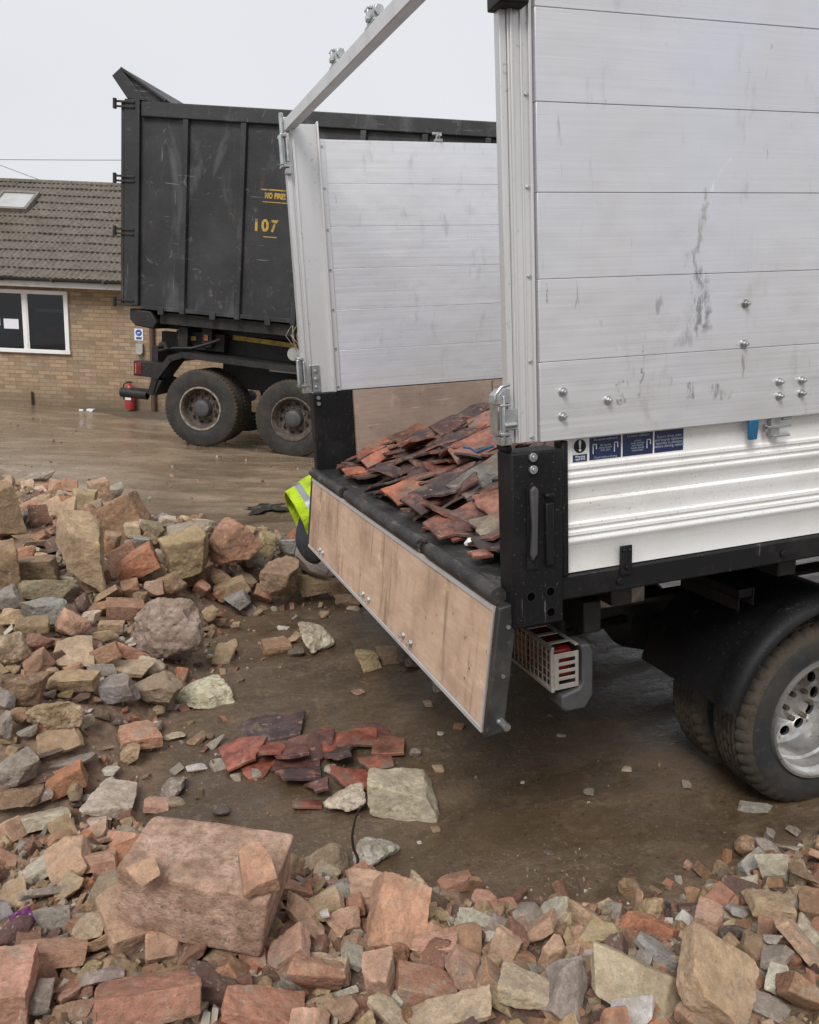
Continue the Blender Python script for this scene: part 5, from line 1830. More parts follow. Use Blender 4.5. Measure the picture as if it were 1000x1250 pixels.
K('rock', 'tan', 270, 700, 28, 24); K('rock', 'green', 300, 706, 26, 22); K('brick', 'rust', 322, 722, 24, 18, -30); K('brick', 'rust', 240, 704, 26, 20, -10); K('brick', 'pink', 252, 694, 24, 18, 14)
K('rock', 'pale', 219, 700, 26, 18, -6); K('rock', 'brown', 206, 712, 40, 30, 18)
K('ball', 'stonegrey', 203, 754, 84, 80, 0, 'big round lump of rough pale concrete at the edge of the heap', 'the concrete ball', seed=412)
K('brick', 'rust', 152, 742, 44, 28, -10); K('rock', 'rust', 122, 741, 34, 20); K('slab', 'tan', 131, 726, 36, 20, 22)
K('rock', 'plum', 103, 733, 22, 28, -14); K('rock', 'pale', 78, 707, 24, 16, -10); K('brick', 'rust', 112, 712, 26, 18)
K('brick', 'pink', 188, 716, 24, 22); K('brick', 'rust', 160, 716, 20, 20, 10); K('rock', 'brown', 172, 726, 20, 16)
K('block', 'green', 55, 715, 68, 30, -14, 'long mossy brown block above the light bluish rock')
K('rock', 'blue', 54, 742, 52, 36, -4, 'light bluish grey rock on the left side of the heap', 'the light bluish rock', seed=90)
K('rock', 'blue', 6, 726, 36, 30, 0, 'pale bluish stone cut by the left edge above the tan concrete block')
K('rock', 'tan', 14, 750, 30, 28); K('rock', 'brown', 40, 762, 40, 28); K('rock', 'darkred', 50, 781, 34, 24, 0, 'dark red brown stone right of the tan concrete block')
K('conc', 'buff', 15, 787, 38, 46, 0, 'tan concrete block with square sides at the left edge', 'the tan concrete block')
K('rock', 'pink', 90, 759, 40, 34, -20); K('rock', 'pale', 110, 752, 26, 20); K('slab', 'buff', 92, 794, 48, 34, -16, 'beige slab leaning left of a brick with a tan top')
K('rock', 'yellow', 127, 774, 34, 16); K('brick', 'tan', 136, 764, 30, 16, -4); K('brick', 'grey', 148, 768, 18, 14)
K('brick', 'rust', 127, 797, 38, 26, 14, 'red brick with a tan top left of the small bluish brick')
K('brick', 'salmon', 46, 806, 32, 28, 20); K('brick', 'salmon', 90, 815, 24, 14, 4); K('rock', 'tan', 60, 818, 22, 14)
K('rock', 'brown', 30, 832, 52, 42, -12, 'large rounded brown stone at the left, above a granular tan block')
K('block', 'yellow', 86, 831, 68, 28, -4, 'long yellow sandstone block left of the squared light grey block', 'the long yellow block')
K('block', 'blue', 124, 816, 36, 18, -10); K('slab', 'buff', 160, 812, 54, 26, -4)
K('block', 'blue', 144, 838, 46, 38, 2, 'squared light grey stone block at the foot of the heap', 'the squared grey block', seed=51)
K('rock', 'green', 194, 835, 56, 46, 0, 'rounded greenish brown boulder right of the squared grey block', 'the greenish boulder')
K('block', 'blue', 218, 797, 32, 15, 0, 'small bluish brick under the big round concrete lump', 'the small blue brick')
K('shard', 'white', 193, 803, 18, 10, 10, 'white shard left of the small bluish brick'); K('shard', 'white', 160, 786, 14, 6, 8)
K('rock', 'tan', 256, 747, 20, 24); K('rock', 'brown', 268, 757, 20, 14, 14); K('rock', 'tan', 165, 770, 18, 22); K('rock', 'brown', 244, 764, 14, 12)
K('rock', 'yellow', 80, 847, 20, 12); K('rock', 'plum', 100, 851, 22, 14); K('rock', 'brown', 116, 854, 20, 12); K('rock', 'grey', 60, 846, 18, 12)
K('rock', 'blue', 6, 850, 30, 36, 0, 'bluish stone at the left edge beside the large rounded brown stone'); K('rock', 'blue', 3, 882, 24, 40)
K('rock', 'rust', 24, 868, 20, 24, 20); K('conc', 'tan', 65, 867, 68, 38, 0, 'granular tan concrete block beneath the large rounded brown stone', 'the granular tan block')
K('slab', 'tan', 72, 897, 54, 32, 8, 'flaky layered tan stone below the granular tan block', 'the flaky stone')
K('shard', 'white', 106, 868, 16, 8); K('rock', 'pale', 102, 879, 26, 18, 16); K('rock', 'dark', 126, 871, 20, 16, -20); K('rock', 'dark', 143, 880, 14, 10)
K('rock', 'grey', 36, 892, 26, 18, 20); K('brick', 'brick', 54, 887, 20, 12); K('rock', 'yellow', 10, 900, 22, 16)
K('brick', 'salmon', 168, 895, 50, 30, -6, 'salmon brick fragment lying on the mud below the greenish boulder', 'the salmon fragment', 'mud')
K('rock', 'tan', 161, 911, 26, 32, 24, 'tan pointed shard leaning on the salmon brick fragment', None, 'mud')
K('rock', 'grey', 18, 931, 52, 48, -14, 'large light grey rock at the left edge beneath the flaky stone', 'the light grey rock')
K('slab', 'plum', 60, 918, 32, 18, 8); K('slab', 'grey', 88, 928, 56, 20, 4, 'flat purplish slate right of the large light grey rock')
K('slab', 'plum', 44, 945, 50, 26, 18); K('brick', 'orange', 80, 949, 46, 30, 14, 'bright orange brick fragment above the rock with a dark top', 'the orange fragment')
K('rock', 'tan', 92, 965, 18, 28, 24); K('shard', 'white', 34, 948, 14, 10, 20)
K('rock', 'pale', 137, 971, 60, 48, 0, 'pale crusted rock with a flat dark top on the mud', 'the dark topped rock', 'mud')
K('pebble', 'dark', 93, 978, 16, 12, 0, None, None, 'mud'); K('pebble', 'white', 105, 973, 11, 9, 0, None, None, 'mud'); K('pebble', 'white', 136, 938, 20, 14, 0, None, None, 'mud')
K('block', 'brown', 20, 970, 62, 30, -10, 'long brown plank-like stone above the crusted white stone'); K('rock', 'grey', 56, 968, 20, 20)
K('block', 'pale', 38, 1001, 90, 30, 0, 'long crusted whitish stone at the left edge under the brown plank-like stone', 'the long whitish stone')
K('conc', 'grey', 213, 956, 32, 36, 0, 'small grey concrete lump standing on a greenish pebble', 'the small grey lump', 'mud')
K('pebble', 'green', 215, 977, 22, 14, 0, 'smooth greenish pebble at the foot of a grey concrete lump', None, 'mud')
K('brick', 'pink', 192, 980, 32, 20, -16, 'dusty pink brick scrap left of the smooth greenish pebble', None, 'mud')
K('shard', 'blue', 108, 990, 18, 12, 20, None, None, 'mud'); K('pebble', 'yellow', 156, 1000, 18, 12, 0, None, None, 'mud'); K('rock', 'pale', 122, 1001, 30, 16, 0, None, None, 'mud')
K('pebble', 'yellow', 190, 865, 22, 14, 0, None, None, 'mud'); K('pebble', 'white', 216, 862, 14, 9, 0, None, None, 'mud'); K('pebble', 'orange', 227, 864, 9, 8, 0, None, None, 'mud')
K('rock', 'pale', 213, 898, 28, 12, 0, None, None, 'mud'); K('rock', 'brown', 240, 900, 24, 18, 14, None, None, 'mud'); K('pebble', 'grey', 190, 884, 16, 14, 0, None, None, 'mud'); K('pebble', 'pale', 180, 913, 12, 8, 0, None, None, 'mud')
K('rock', 'grey', 262, 906, 30, 14, 20, None, None, 'mud'); K('shard', 'brown', 128, 912, 26, 6, 0, None, None, 'mud'); K('pebble', 'white', 240, 936, 26, 10, 0, 'flat white stone sliver left of the broken red tiles', None, 'mud')  # the white scrap is plastic, drawn with a pebble mesh
# --- stones and tiles on the mud
K('conc', 'pale', 250, 842, 58, 38, 0, 'pitted pale rock alone on the mud right of the greenish boulder', 'the pitted pale rock', 'mud', seed=333)
K('brick', 'rust', 337, 787, 34, 24, 0, 'brown brick half on the mud left of a speckled rock', 'the half brick', 'mud')
K('rock', 'tan', 358, 778, 24, 18, 0, None, None, 'mud'); K('conc', 'pale', 384, 776, 46, 42, -14, 'speckled pale rock on the mud before the far end of the tailgate', 'the speckled rock', 'mud')
K('pebble', 'dark', 361, 794, 22, 16, 0, 'dark pebble between the half brick and the speckled rock', None, 'mud')
K('block', 'yellow', 447, 800, 30, 32, 2, 'yellowish stone cube on the mud under the middle of the tailgate', 'the yellow cube', 'mud', hr=.95)
K('block', 'brown', 473, 797, 26, 26, 0, 'brown stone block right of the yellowish cube', None, 'mud'); K('rock', 'dark', 492, 800, 20, 22, 0, None, None, 'mud')
K('rock', 'dark', 505, 806, 24, 18, 0, None, None, 'mud'); K('shard', 'darkred', 437, 843, 18, 10, 12, None, None, 'mud'); K('brick', 'tan', 522, 857, 11, 11, 0, None, None, 'mud'); K('rock', 'grey', 537, 837, 18, 14, 0, None, None, 'mud')
K('pebble', 'tan', 282, 785, 16, 11, 0, None, None, 'mud'); K('pebble', 'dark', 294, 829, 10, 10, 0, None, None, 'mud'); K('shard', 'white', 345, 766, 18, 7, 0, None, None, 'mud'); K('rock', 'pale', 431, 741, 18, 9, 0, None, None, 'mud')
K('rock', 'brown', 397, 749, 14, 11, 0, None, None, 'mud'); K('pebble', 'white', 257, 800, 8, 6, 0, None, None, 'mud'); K('pebble', 'tan', 318, 785, 7, 6, 0, None, None, 'mud')
K('tile', 'plum', 333, 884, 94, 34, 6, 'large dark plum roof tile at the back of the broken tiles on the mud', 'the large plum tile', 'mud', seed=3)
for c, x, y, ww, hh, rt in (('red', 295, 915, 54, 24, 8), ('red', 331, 911, 28, 24, -10), ('red', 316, 934, 42, 22, 4), ('darkred', 381, 906, 50, 26, 0), ('red', 403, 899, 24, 30, -20), ('plum', 415, 917, 38, 22, 10),
                        ('red', 437, 899, 44, 26, -10), ('darkred', 458, 890, 32, 18, -16), ('red', 459, 930, 36, 16, -4), ('red', 429, 946, 48, 22, -16), ('plum', 365, 942, 58, 20, -4),
                        ('darkred', 366, 927, 62, 26, 0), ('darkred', 389, 957, 30, 14, 14), ('red', 373, 980, 32, 18, -14), ('darkred', 352, 915, 40, 22, 6)):
    K('tile', c, x, y, ww * 1.10, hh * 1.05, rt, None, None, 'mud', lift=random.Random(int(x)).uniform(.0, .045), tilt=random.Random(int(x) + 5).gauss(0, 9) or 1)
K('tile', 'rust', 474, 908, 48, 26, -2, 'thick rusty brown tile end at the right of the broken tiles', None, 'mud', lift=.012)
K('block', 'pale', 492, 962, 88, 66, -8, 'large pale angular rock with a grey broken end beside the red tiles', 'the large pale rock', 'mud', seed=29, yaw_=-14, hr=.72)
K('conc', 'pale', 423, 973, 52, 40, 8, 'crusty pale lump left of the large pale angular rock', 'the crusty lump', 'mud')
K('pebble', 'grey', 507, 915, 15, 15, 0, None, None, 'mud'); K('pebble', 'tan', 535, 937, 14, 10, 0, None, None, 'mud'); K('rock', 'grey', 268, 930, 24, 18, 0, None, None, 'mud'); K('pebble', 'dark', 270, 987, 20, 16, 0, None, None, 'mud')
K('pebble', 'grey', 288, 947, 14, 12, 0, None, None, 'mud'); K('pebble', 'pale', 403, 937, 16, 14, 0, None, None, 'mud'); K('shard', 'grey', 313, 943, 12, 16, 0, None, None, 'mud')
K('slab', 'grey', 922, 984, 40, 17, -4, 'flat grey stone chip in front of the rear wheel', 'the flat grey chip', 'mud'); K('rock', 'grey', 718, 966, 14, 12, 0, None, None, 'mud'); K('rock', 'grey', 838, 957, 13, 12, 0, None, None, 'mud'); K('pebble', 'pale', 765, 938, 12, 8, 0, None, None, 'mud')
K('pebble', 'white', 686, 898, 12, 6, 0, None, None, 'mud'); K('pebble', 'white', 538, 895, 9, 6, 0, None, None, 'mud'); K('pebble', 'white', 638, 955, 6, 5, 0, None, None, 'mud'); K('pebble', 'brown', 532, 1011, 12, 10, 0, None, None, 'mud')
K('brick', 'rust', 560, 886, 13, 8, 0, None, None, 'mud'); K('rock', 'dark', 670, 1040, 14, 8, 0, None, None, 'mud'); K('pebble', 'white', 512, 1028, 6, 4, 0, None, None, 'mud'); K('rock', 'brown', 672, 873, 8, 6, 0, None, None, 'mud')
K('pebble', 'blue', 995, 1033, 14, 14, 0, None, None, 'mud')
# --- front heap
K('conc', 'pale', 455, 1031, 76, 56, 10, 'wrinkled whitish concrete lump with a wire sticking out of it', 'the wired lump', 'front', lift=-.02)
K('block', 'green', 392, 1060, 78, 52, 12, 'mossy dark stone block right of the giant pink block', 'the mossy dark block', 'front')
K('slab', 'pale', 44, 1058, 96, 40, 6, 'broad pale slab at the left edge below the long whitish stone', None, 'front')
K('brick', 'pink', 116, 1018, 46, 26, 22, 'dusty pink brick end at the top left of the front heap', 'the top left brick', 'front', lift=.04)
K('brick', 'pink', 84, 1046, 52, 56, 30, None, None, 'front', lift=.03); K('brick', 'pink', 122, 1046, 46, 40, -10, None, None, 'front', lift=.03); K('rock', 'tan', 84, 1078, 42, 34, 10, None, None, 'front', lift=.02)
K('rock', 'green', 132, 1082, 54, 54, 0, 'lumpy greenish brown stone left of the giant pink block', None, 'front', lift=.03); K('slab', 'grey', 60, 1086, 86, 26, -16, 'long grey slab slanting across the left of the front heap', 'the long grey slab', 'front', lift=.02)
K('rock', 'tan', 16, 1092, 40, 40, 0, None, None, 'front'); K('block', 'grey', 62, 1118, 60, 36, -14, None, None, 'front')
K('brick', 'pink', 160, 1108, 76, 84, -14, 'large dusty pink brick left of the giant pink block, standing tilted', None, 'front', lift=.02)
g_ = K('cblock', 'pinkbuff', 252, 1054, 186, 118, 0, 'giant pinkish concrete block, biggest piece in the front heap', 'the giant pink block', 'front', seed=8, lift=.11, yaw_=-17, tilt=-6, hr=.88)
K('brick', 'salmon', 316, 1056, 36, 38, -6, 'salmon brick chip lying on top of the giant pink block', None, 'front', lift=.485); K('rock', 'pink', 175, 1062, 34, 26, 0, 'small pink stone on the left end of the giant pink block', None, 'front', lift=.28)
K('rock', 'brick', 202, 1120, 42, 42, 10, 'red pointed brick piece leaning on the front of the giant pink block', None, 'front', lift=.05); K('rock', 'buff', 110, 1122, 42, 36, 0, None, None, 'front', lift=.04)
K('brick', 'pink', 200, 1152, 48, 30, -8, None, None, 'front', lift=.03); K('brick', 'darkred', 236, 1156, 44, 30, 26, None, None, 'front', lift=.02); K('rock', 'brown', 272, 1160, 56, 36, 0, None, None, 'front'); K('brick', 'brick', 310, 1172, 40, 30, 22, None, None, 'front')
K('rock', 'brown', 140, 1142, 72, 28, 12, None, None, 'front', lift=.02); K('brick', 'salmon', 66, 1158, 84, 42, -18, 'salmon brick slab left of the large red brick', None, 'front', lift=.03)
K('brick', 'salmon', 8, 1194, 66, 116, -8, 'big salmon brick cut by the left edge of the photo', 'the left edge brick', 'front', lift=.02); K('rock', 'grey', 50, 1208, 38, 60, -8, 'smooth grey upright stone right of the left edge brick', None, 'front', lift=.02)
K('brick', 'brick', 94, 1202, 48, 32, -6, None, None, 'front'); K('brick', 'brick', 180, 1212, 132, 92, -20, 'large red brick near the bottom edge, left of the middle', 'the large red brick', 'front', seed=14, lift=.03)
K('block', 'plum', 258, 1192, 68, 58, -18, 'purplish grey stone right of the large red brick', 'the purplish stone', 'front', lift=.02); K('brick', 'brick', 322, 1228, 118, 64, -6, 'wide red brick at the bottom edge right of the purplish stone', 'the bottom red brick', 'front', lift=.02)
K('rock', 'tan', 236, 1224, 44, 52, -30, None, None, 'front'); K('rock', 'brown', 90, 1232, 60, 36, 0, None, None, 'front'); K('rock', 'pink', 130, 1172, 56, 28, 0, None, None, 'front')
K('rock', 'pink', 366, 1106, 46, 42, -20, None, None, 'front', lift=.03); K('brick', 'salmon', 486, 1108, 72, 84, -24, 'big salmon brick piece at the top of the front heap', 'the big salmon piece', 'front', lift=.05, seed=61)
K('brick', 'pink', 455, 1080, 62, 56, 10, 'dusty pink brick above and left of the big salmon piece', None, 'front', lift=.09); K('rock', 'pink', 420, 1122, 46, 28, 8, None, None, 'front', lift=.04); K('rock', 'tan', 398, 1100, 52, 42, 24, None, None, 'front', lift=.04)
K('brick', 'brick', 434, 1100, 24, 28, -10, None, None, 'front', lift=.06); K('rock', 'pink', 380, 1132, 44, 40, -20, None, None, 'front', lift=.02); K('shard', 'white', 397, 1114, 14, 12, 0, None, None, 'front', lift=.08)
K('brick', 'rust', 382, 1180, 82, 60, -24, 'rusty brown brick in the middle of the front heap', 'the rusty middle brick', 'front', lift=.04); K('brick', 'pink', 352, 1156, 60, 44, 20, None, None, 'front', lift=.04)
K('brick', 'pink', 464, 1180, 42, 68, 4, 'upright dusty pink brick right of the rusty middle brick', 'the upright pink brick', 'front', lift=.03); K('slab', 'grey', 430, 1160, 30, 40, -30, None, None, 'front', lift=.03); K('brick', 'buff', 416, 1180, 22, 60, -4, None, None, 'front', lift=.02)
K('rock', 'pale', 492, 1212, 40, 40, 0, None, None, 'front'); K('rock', 'brick', 440, 1222, 50, 30, 0, None, None, 'front'); K('rock', 'tan', 390, 1230, 50, 40, 0, None, None, 'front')
K('block', 'yellow', 536, 1113, 44, 24, -6, 'yellowish stone at the heap edge right of the big salmon piece', None, 'front', lift=.02); K('pebble', 'white', 574, 1109, 15, 17, 0, 'round white pebble at the upper edge of the front heap', 'the white pebble', 'front')
K('rock', 'pale', 590, 1136, 34, 32, 0, None, None, 'front'); K('brick', 'pink', 657, 1131, 60, 32, 52, 'long pink brick sticking up at the heap edge', 'the sticking up brick', 'front', lift=.05)
K('rock', 'dark', 703, 1113, 30, 22, -20, None, None, 'front'); K('rock', 'buff', 730, 1110, 46, 20, 0, None, None, 'front'); K('block', 'yellow', 734, 1136, 66, 30, 0, 'yellowish stone block with a smooth face near the heap edge', 'the yellow front block', 'front', lift=.03)
K('rock', 'plum', 671, 1151, 28, 44, 8, None, None, 'front', lift=.01); K('rock', 'tan', 692, 1160, 30, 40, 0, None, None, 'front'); K('brick', 'salmon', 532, 1152, 62, 40, 14, None, None, 'front', lift=.03); K('brick', 'brick', 520, 1200, 84, 52, -12, None, None, 'front', lift=.01)
K('brick', 'pink', 566, 1176, 44, 54, -26, None, None, 'front', lift=.03); K('rock', 'brown', 604, 1158, 40, 24, -12, None, None, 'front'); K('rock', 'yellow', 598, 1172, 32, 28, 0, None, None, 'front', lift=.02); K('brick', 'rust', 634, 1164, 42, 34, -20, None, None, 'front')
K('block', 'buff', 640, 1198, 76, 56, -12, 'buff stone with a crumbly top left of the tilted grey slab', 'the buff stone', 'front', lift=.03); K('slab', 'grey', 690, 1204, 50, 84, -40, 'tilted grey slab right of the buff stone', None, 'front', lift=.02)
K('brick', 'rust', 598, 1190, 36, 50, -30, None, None, 'front', lift=.02); K('block', 'buff', 545, 1234, 134, 44, -6, 'wide buff slab along the bottom edge of the photo', 'the bottom buff slab', 'front', lift=.02)
K('rock', 'tan', 606, 1216, 56, 36, -24, None, None, 'front', lift=.02); K('rock', 'rust', 684, 1242, 60, 26, 0, None, None, 'front'); K('slab', 'buff', 782, 1200, 156, 84, -14, 'broad flat beige slab in the right of the front heap', 'the beige slab', 'front', lift=.02, seed=5)
K('shard', 'white', 774, 1230, 66, 44, 34, 'large white shard lying on the beige slab', 'the white shard', 'front', lift=.06)
K('block', 'tan', 872, 1184, 104, 86, -18, 'big layered tan block with a rusty band, right of the beige slab', 'the layered block', 'front', lift=.05, seed=19); K('rock', 'rust', 912, 1240, 80, 34, 0, None, None, 'front')
K('brick', 'pink', 866, 1116, 34, 62, -6, None, None, 'front', lift=.03); K('rock', 'dark', 897, 1136, 42, 40, 10, None, None, 'front', lift=.01); K('shard', 'white', 836, 1122, 26, 26, -24, None, None, 'front', lift=.03); K('shard', 'white', 944, 1142, 26, 30, 0, 'white triangular shard right of the blackish rock', None, 'front', lift=.06)
K('slab', 'grey', 948, 1162, 46, 40, 34, None, None, 'front', lift=.04); K('block', 'tan', 938, 1100, 62, 50, 10, 'tan block near the right edge under the pale upper block', None, 'front', lift=.04); K('block', 'pale', 945, 1056, 44, 30, 10, 'pale block at the top of the right end of the front heap', 'the pale upper block', 'front', lift=.06)
K('rock', 'brown', 982, 1062, 40, 52, 24, None, None, 'front', lift=.05); K('brick', 'rust', 994, 1100, 40, 40, -10, None, None, 'front', lift=.03); K('brick', 'pink', 974, 1142, 78, 34, -40, 'long pink brick slanting at the right edge', None, 'front', lift=.05)
K('rock', 'tan', 914, 1116, 60, 36, 0, None, None, 'front'); K('rock', 'pale', 912, 1075, 34, 26, 0, None, None, 'front', lift=.02); K('brick', 'brick', 804, 1120, 34, 22, -10, None, None, 'front'); K('rock', 'rust', 768, 1142, 40, 36, -24, None, None, 'front')
K('slab', 'blue', 802, 1156, 64, 44, -20, 'bluish slate left of the layered block', None, 'front', lift=.02); K('rock', 'blue', 786, 1166, 28, 34, 0, None, None, 'front', lift=.02); K('rock', 'brown', 922, 1152, 40, 40, 12, None, None, 'front', lift=.02); K('rock', 'pale', 950, 1190, 36, 40, 0, None, None, 'front', lift=.02)
K('brick', 'rust', 980, 1204, 60, 56, -12, None, None, 'front', lift=.03); K('slab', 'grey', 940, 1226, 60, 34, -24, None, None, 'front', lift=.02); K('brick', 'pink', 880, 1096, 40, 22, 0, None, None, 'front'); K('rock', 'blue', 900, 1108, 30, 26, 0, None, None, 'front', lift=.04)
K('rock', 'tan', 722, 1176, 40, 22, 0, None, None, 'front'); K('brick', 'rust', 716, 1150, 36, 26, 0, None, None, 'front')

# --- filler rubble between the named pieces
PROTO = {}
rsd = 1000
for kd, cnt, dm in (('brick', 9, (1.5, .85, .62)), ('block', 8, (1.25, .95, .75)), ('rock', 9, (1.2, .95, .8)), ('slab', 6, (1.4, 1.0, .32)), ('conc', 6, (1.1, 1.0, .85))):
    PROTO[kd] = []
    for i in range(cnt):
        rsd += 7
        rr = random.Random(rsd)
        PROTO[kd].append(rock_mesh(kd, [d * rr.uniform(.8, 1.2) * .1 for d in dm], rsd, 11))
def filler(poly, bounds, tries, smin, smax, colours, group, region, seed, maxn, gap):
    rs = random.Random(seed)
    n = 0
    (xa, xb, ya, yb) = bounds
    xs = np.array([rs.uniform(xa, xb) for _ in range(tries)])
    ys = np.array([rs.uniform(ya, yb) for _ in range(tries)])
    d = poly_dist(xs, ys, poly)
    hh = height(xs, ys)
    for i in range(tries):
        if n >= maxn: break
        if d[i] < -.12 or (d[i] < .08 and rs.random() < .6): continue
        s = smin + (smax - smin) * rs.random() ** 2.2
        z = hh[i] + s * rs.uniform(.05, .55) * .6
        px, py, dep = to_px((xs[i], ys[i], z))
        if dep < .5 or not (-50 < px < 1050 and 540 < py < 1290): continue
        ok = True
        for (ox, oy, oz, orr) in OCC:
            dd = (ox - xs[i]) ** 2 + (oy - ys[i]) ** 2 + (oz - z) ** 2
            if dd < (gap * (orr + s * .5)) ** 2:
                ok = False
                break
        if not ok: continue
        kd = rs.choices(('brick', 'block', 'rock', 'slab', 'conc'), (28, 24, 9, 25, 14))[0]
        pool = ('brick', 'pink', 'rust', 'orange', 'salmon', 'darkred') if kd == 'brick' else colours
        c = rs.choice(pool)
        sc = s / .1
        E_ = Euler((rs.gauss(0, .65), rs.gauss(0, .65), rs.uniform(0, 6.28)))
        Mx = Matrix.Translation((xs[i], ys[i], z)) @ E_.to_matrix().to_4x4() @ Matrix.Diagonal((sc * rs.uniform(.85, 1.15), sc * rs.uniform(.85, 1.15), sc * rs.uniform(.8, 1.1), 1))
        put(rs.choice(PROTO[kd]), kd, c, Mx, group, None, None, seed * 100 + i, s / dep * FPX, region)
        OCC.append((xs[i], ys[i], z, s * .5))
        n += 1
    return n
mix_l = ('brown', 'tan', 'grey', 'rust', 'green', 'buff', 'plum', 'pale', 'brown', 'tan', 'blue')
mix_f = ('tan', 'pink', 'buff', 'brown', 'grey', 'pale', 'rust', 'yellow', 'plum', 'blue')
n1 = filler(LEFT_POLY, (-3.2, .4, .8, 7.8), 14000, .04, .13, mix_l, 'rubble in the left heap', 'left', 21, 330, .60)
n2 = filler(FRONT_POLY, (-1.9, 1.4, -.9, .9), 24000, .030, .092, mix_f, 'rubble in the front heap', 'front', 22, 680, .50)
print('FILLER', n1, n2)

# --- labels for every piece: look, then the nearest named neighbour
LMS = [(s['px'], s['py'], s['lm']) for s in STONES if s['lm']]
LMS += [(250, 700, 'the mossy yellow block')]
used = {}
def where(s, k=0, both=False):
    c = sorted(((math.hypot((s['px'] - x) * 1.0, (s['py'] - y) * 1.15), x, y, t) for x, y, t in LMS if abs(s['px'] - x) + abs(s['py'] - y) > 3), key=lambda q: q[0])
    def rel(q):
        dx, dy = s['px'] - q[1], s['py'] - q[2]
        if abs(dx) > 2.2 * abs(dy): r = 'right of' if dx > 0 else 'left of'
        elif abs(dy) > 2.2 * abs(dx): r = 'below' if dy > 0 else 'above'
        else: r = ('lower right of' if dx > 0 else 'lower left of') if dy > 0 else ('upper right of' if dx > 0 else 'upper left of')
        return r + ' ' + q[3]
    a = rel(c[k])
    if both:
        b = c[k + 1]
        a += ', by ' + b[3]
    return a
for s in STONES:
    if s['label']: used[s['label']] = s
def size_word(s):
    w_ = s['w']
    return 'tiny' if w_ < 12 else 'small' if w_ < 24 else 'fist-sized' if w_ < 42 else 'chunky' if w_ < 70 else 'large'
for s in STONES:
    if s['label']: continue
    base = '%s %s %s ' % (size_word(s), WORD[s['colour']], KIND[s['kind']][1])
    for v in (0, 2, 4, 1, 3, 5):
        lab = base + where(s, v // 2, v % 2 == 1)
        if lab not in used and len(lab.split()) <= 16: break
    else: lab = base + where(s, 0)
    s['label'] = lab
    used.setdefault(lab, s)
for s in STONES:
    tag(s['o'], s['label'], KIND[s['kind']][2], s['group'])

# --- grit: the crumbs nobody could count, one object
rs = np.random.RandomState(4)
verts, faces = [], []
cubev = np.array([(-1, -1, -1), (1, -1, -1), (1, 1, -1), (-1, 1, -1), (-1, -1, 1), (1, -1, 1), (1, 1, 1), (-1, 1, 1)], float) * .5
cubef = [(0, 3, 2, 1), (4, 5, 6, 7), (0, 1, 5, 4), (1, 2, 6, 5), (2, 3, 7, 6), (3, 0, 4, 7)]
def grit(xs, ys, s):
    zs = height(xs, ys)
    for i in range(len(xs)):
        E_ = np.array(Euler(rs.uniform(0, 6.28, 3)).to_matrix())
        v = (cubev * (1 + rs.uniform(-.45, .35, (8, 3)))) * (s[i] * np.array((1.25, .9, .6)))
        v = v @ E_.T + np.array((xs[i], ys[i], zs[i] + s[i] * .12))
        o = len(verts)
        verts.extend(v.tolist())
        faces.extend([tuple(o + k for k in f) for f in cubef])
def sample(poly, b, n, lo, hi, edge):
    xs, ys = rs.uniform(b[0], b[1], n), rs.uniform(b[2], b[3], n)
    d = poly_dist(xs, ys, poly)
    k = d > -edge * rs.rand(n) ** 2
    xs, ys = xs[k], ys[k]
    grit(xs, ys, lo + (hi - lo) * rs.rand(len(xs)) ** 3)
sample(LEFT_POLY, (-3.2, .8, .8, 7.8), 10000, .006, .046, .45)
sample(FRONT_POLY, (-1.9, 1.5, -.9, .95), 15000, .004, .030, .10)
sample([gxy(*p) for p in ((560, 1100), (620, 1055), (720, 1060), (760, 1100))], (-.3, .6, -.2, .5), 500, .003, .012, .15)
xs, ys = rs.uniform(-1.6, 2.2, 1100), rs.uniform(-.2, 8.5, 1100)
grit(xs, ys, .0025 + .009 * rs.rand(1100) ** 5)
xs, ys = rs.uniform(-4, 2.2, 500), rs.uniform(6.5, 13, 500)
grit(xs, ys, .006 + .03 * rs.rand(500) ** 4)
me = bpy.data.meshes.new('rubble_grit')
me.from_pydata(verts, [], faces)
me.materials.append(M['grit'])
gr = bpy.data.objects.new('rubble_grit', me)
COL.objects.link(gr)
tag(gr, 'loose brick crumbs and grit strewn over the rubble heaps and mud', 'grit', None, 'stuff')

# wire in the concrete lump, purple wrapper, wet plastic scrap
P, dep, d = hit(447, 1052)
pts = []
for px, py, pull in ((433, 1066, .08), (437, 1050, .11), (432, 1036, .14), (430, 1022, .17), (432, 1008, .20), (435, 996, .23), (441, 984, .26)):
    q = at(px, py, dep - pull)
    pts.append(tuple(q))
sp_ = []
for i in range(len(pts) - 1):
    a_, b_, c_, d_ = (np.array(pts[max(0, min(len(pts) - 1, i + k))]) for k in (-1, 0, 1, 2))
    for t in np.arange(0, 1, .2):
        sp_.append(tuple(.5 * (2 * b_ + (c_ - a_) * t + (2 * a_ - 5 * b_ + 4 * c_ - d_) * t * t + (3 * b_ - a_ - 3 * c_ + d_) * t ** 3)))
o = MB().tube(sp_, [.0055 - .003 * i / len(sp_) for i in range(len(sp_))], 8).build('wire', M['rust'], None)
tag(o, 'rusty bent wire sticking up out of the wrinkled whitish lump', 'wire')
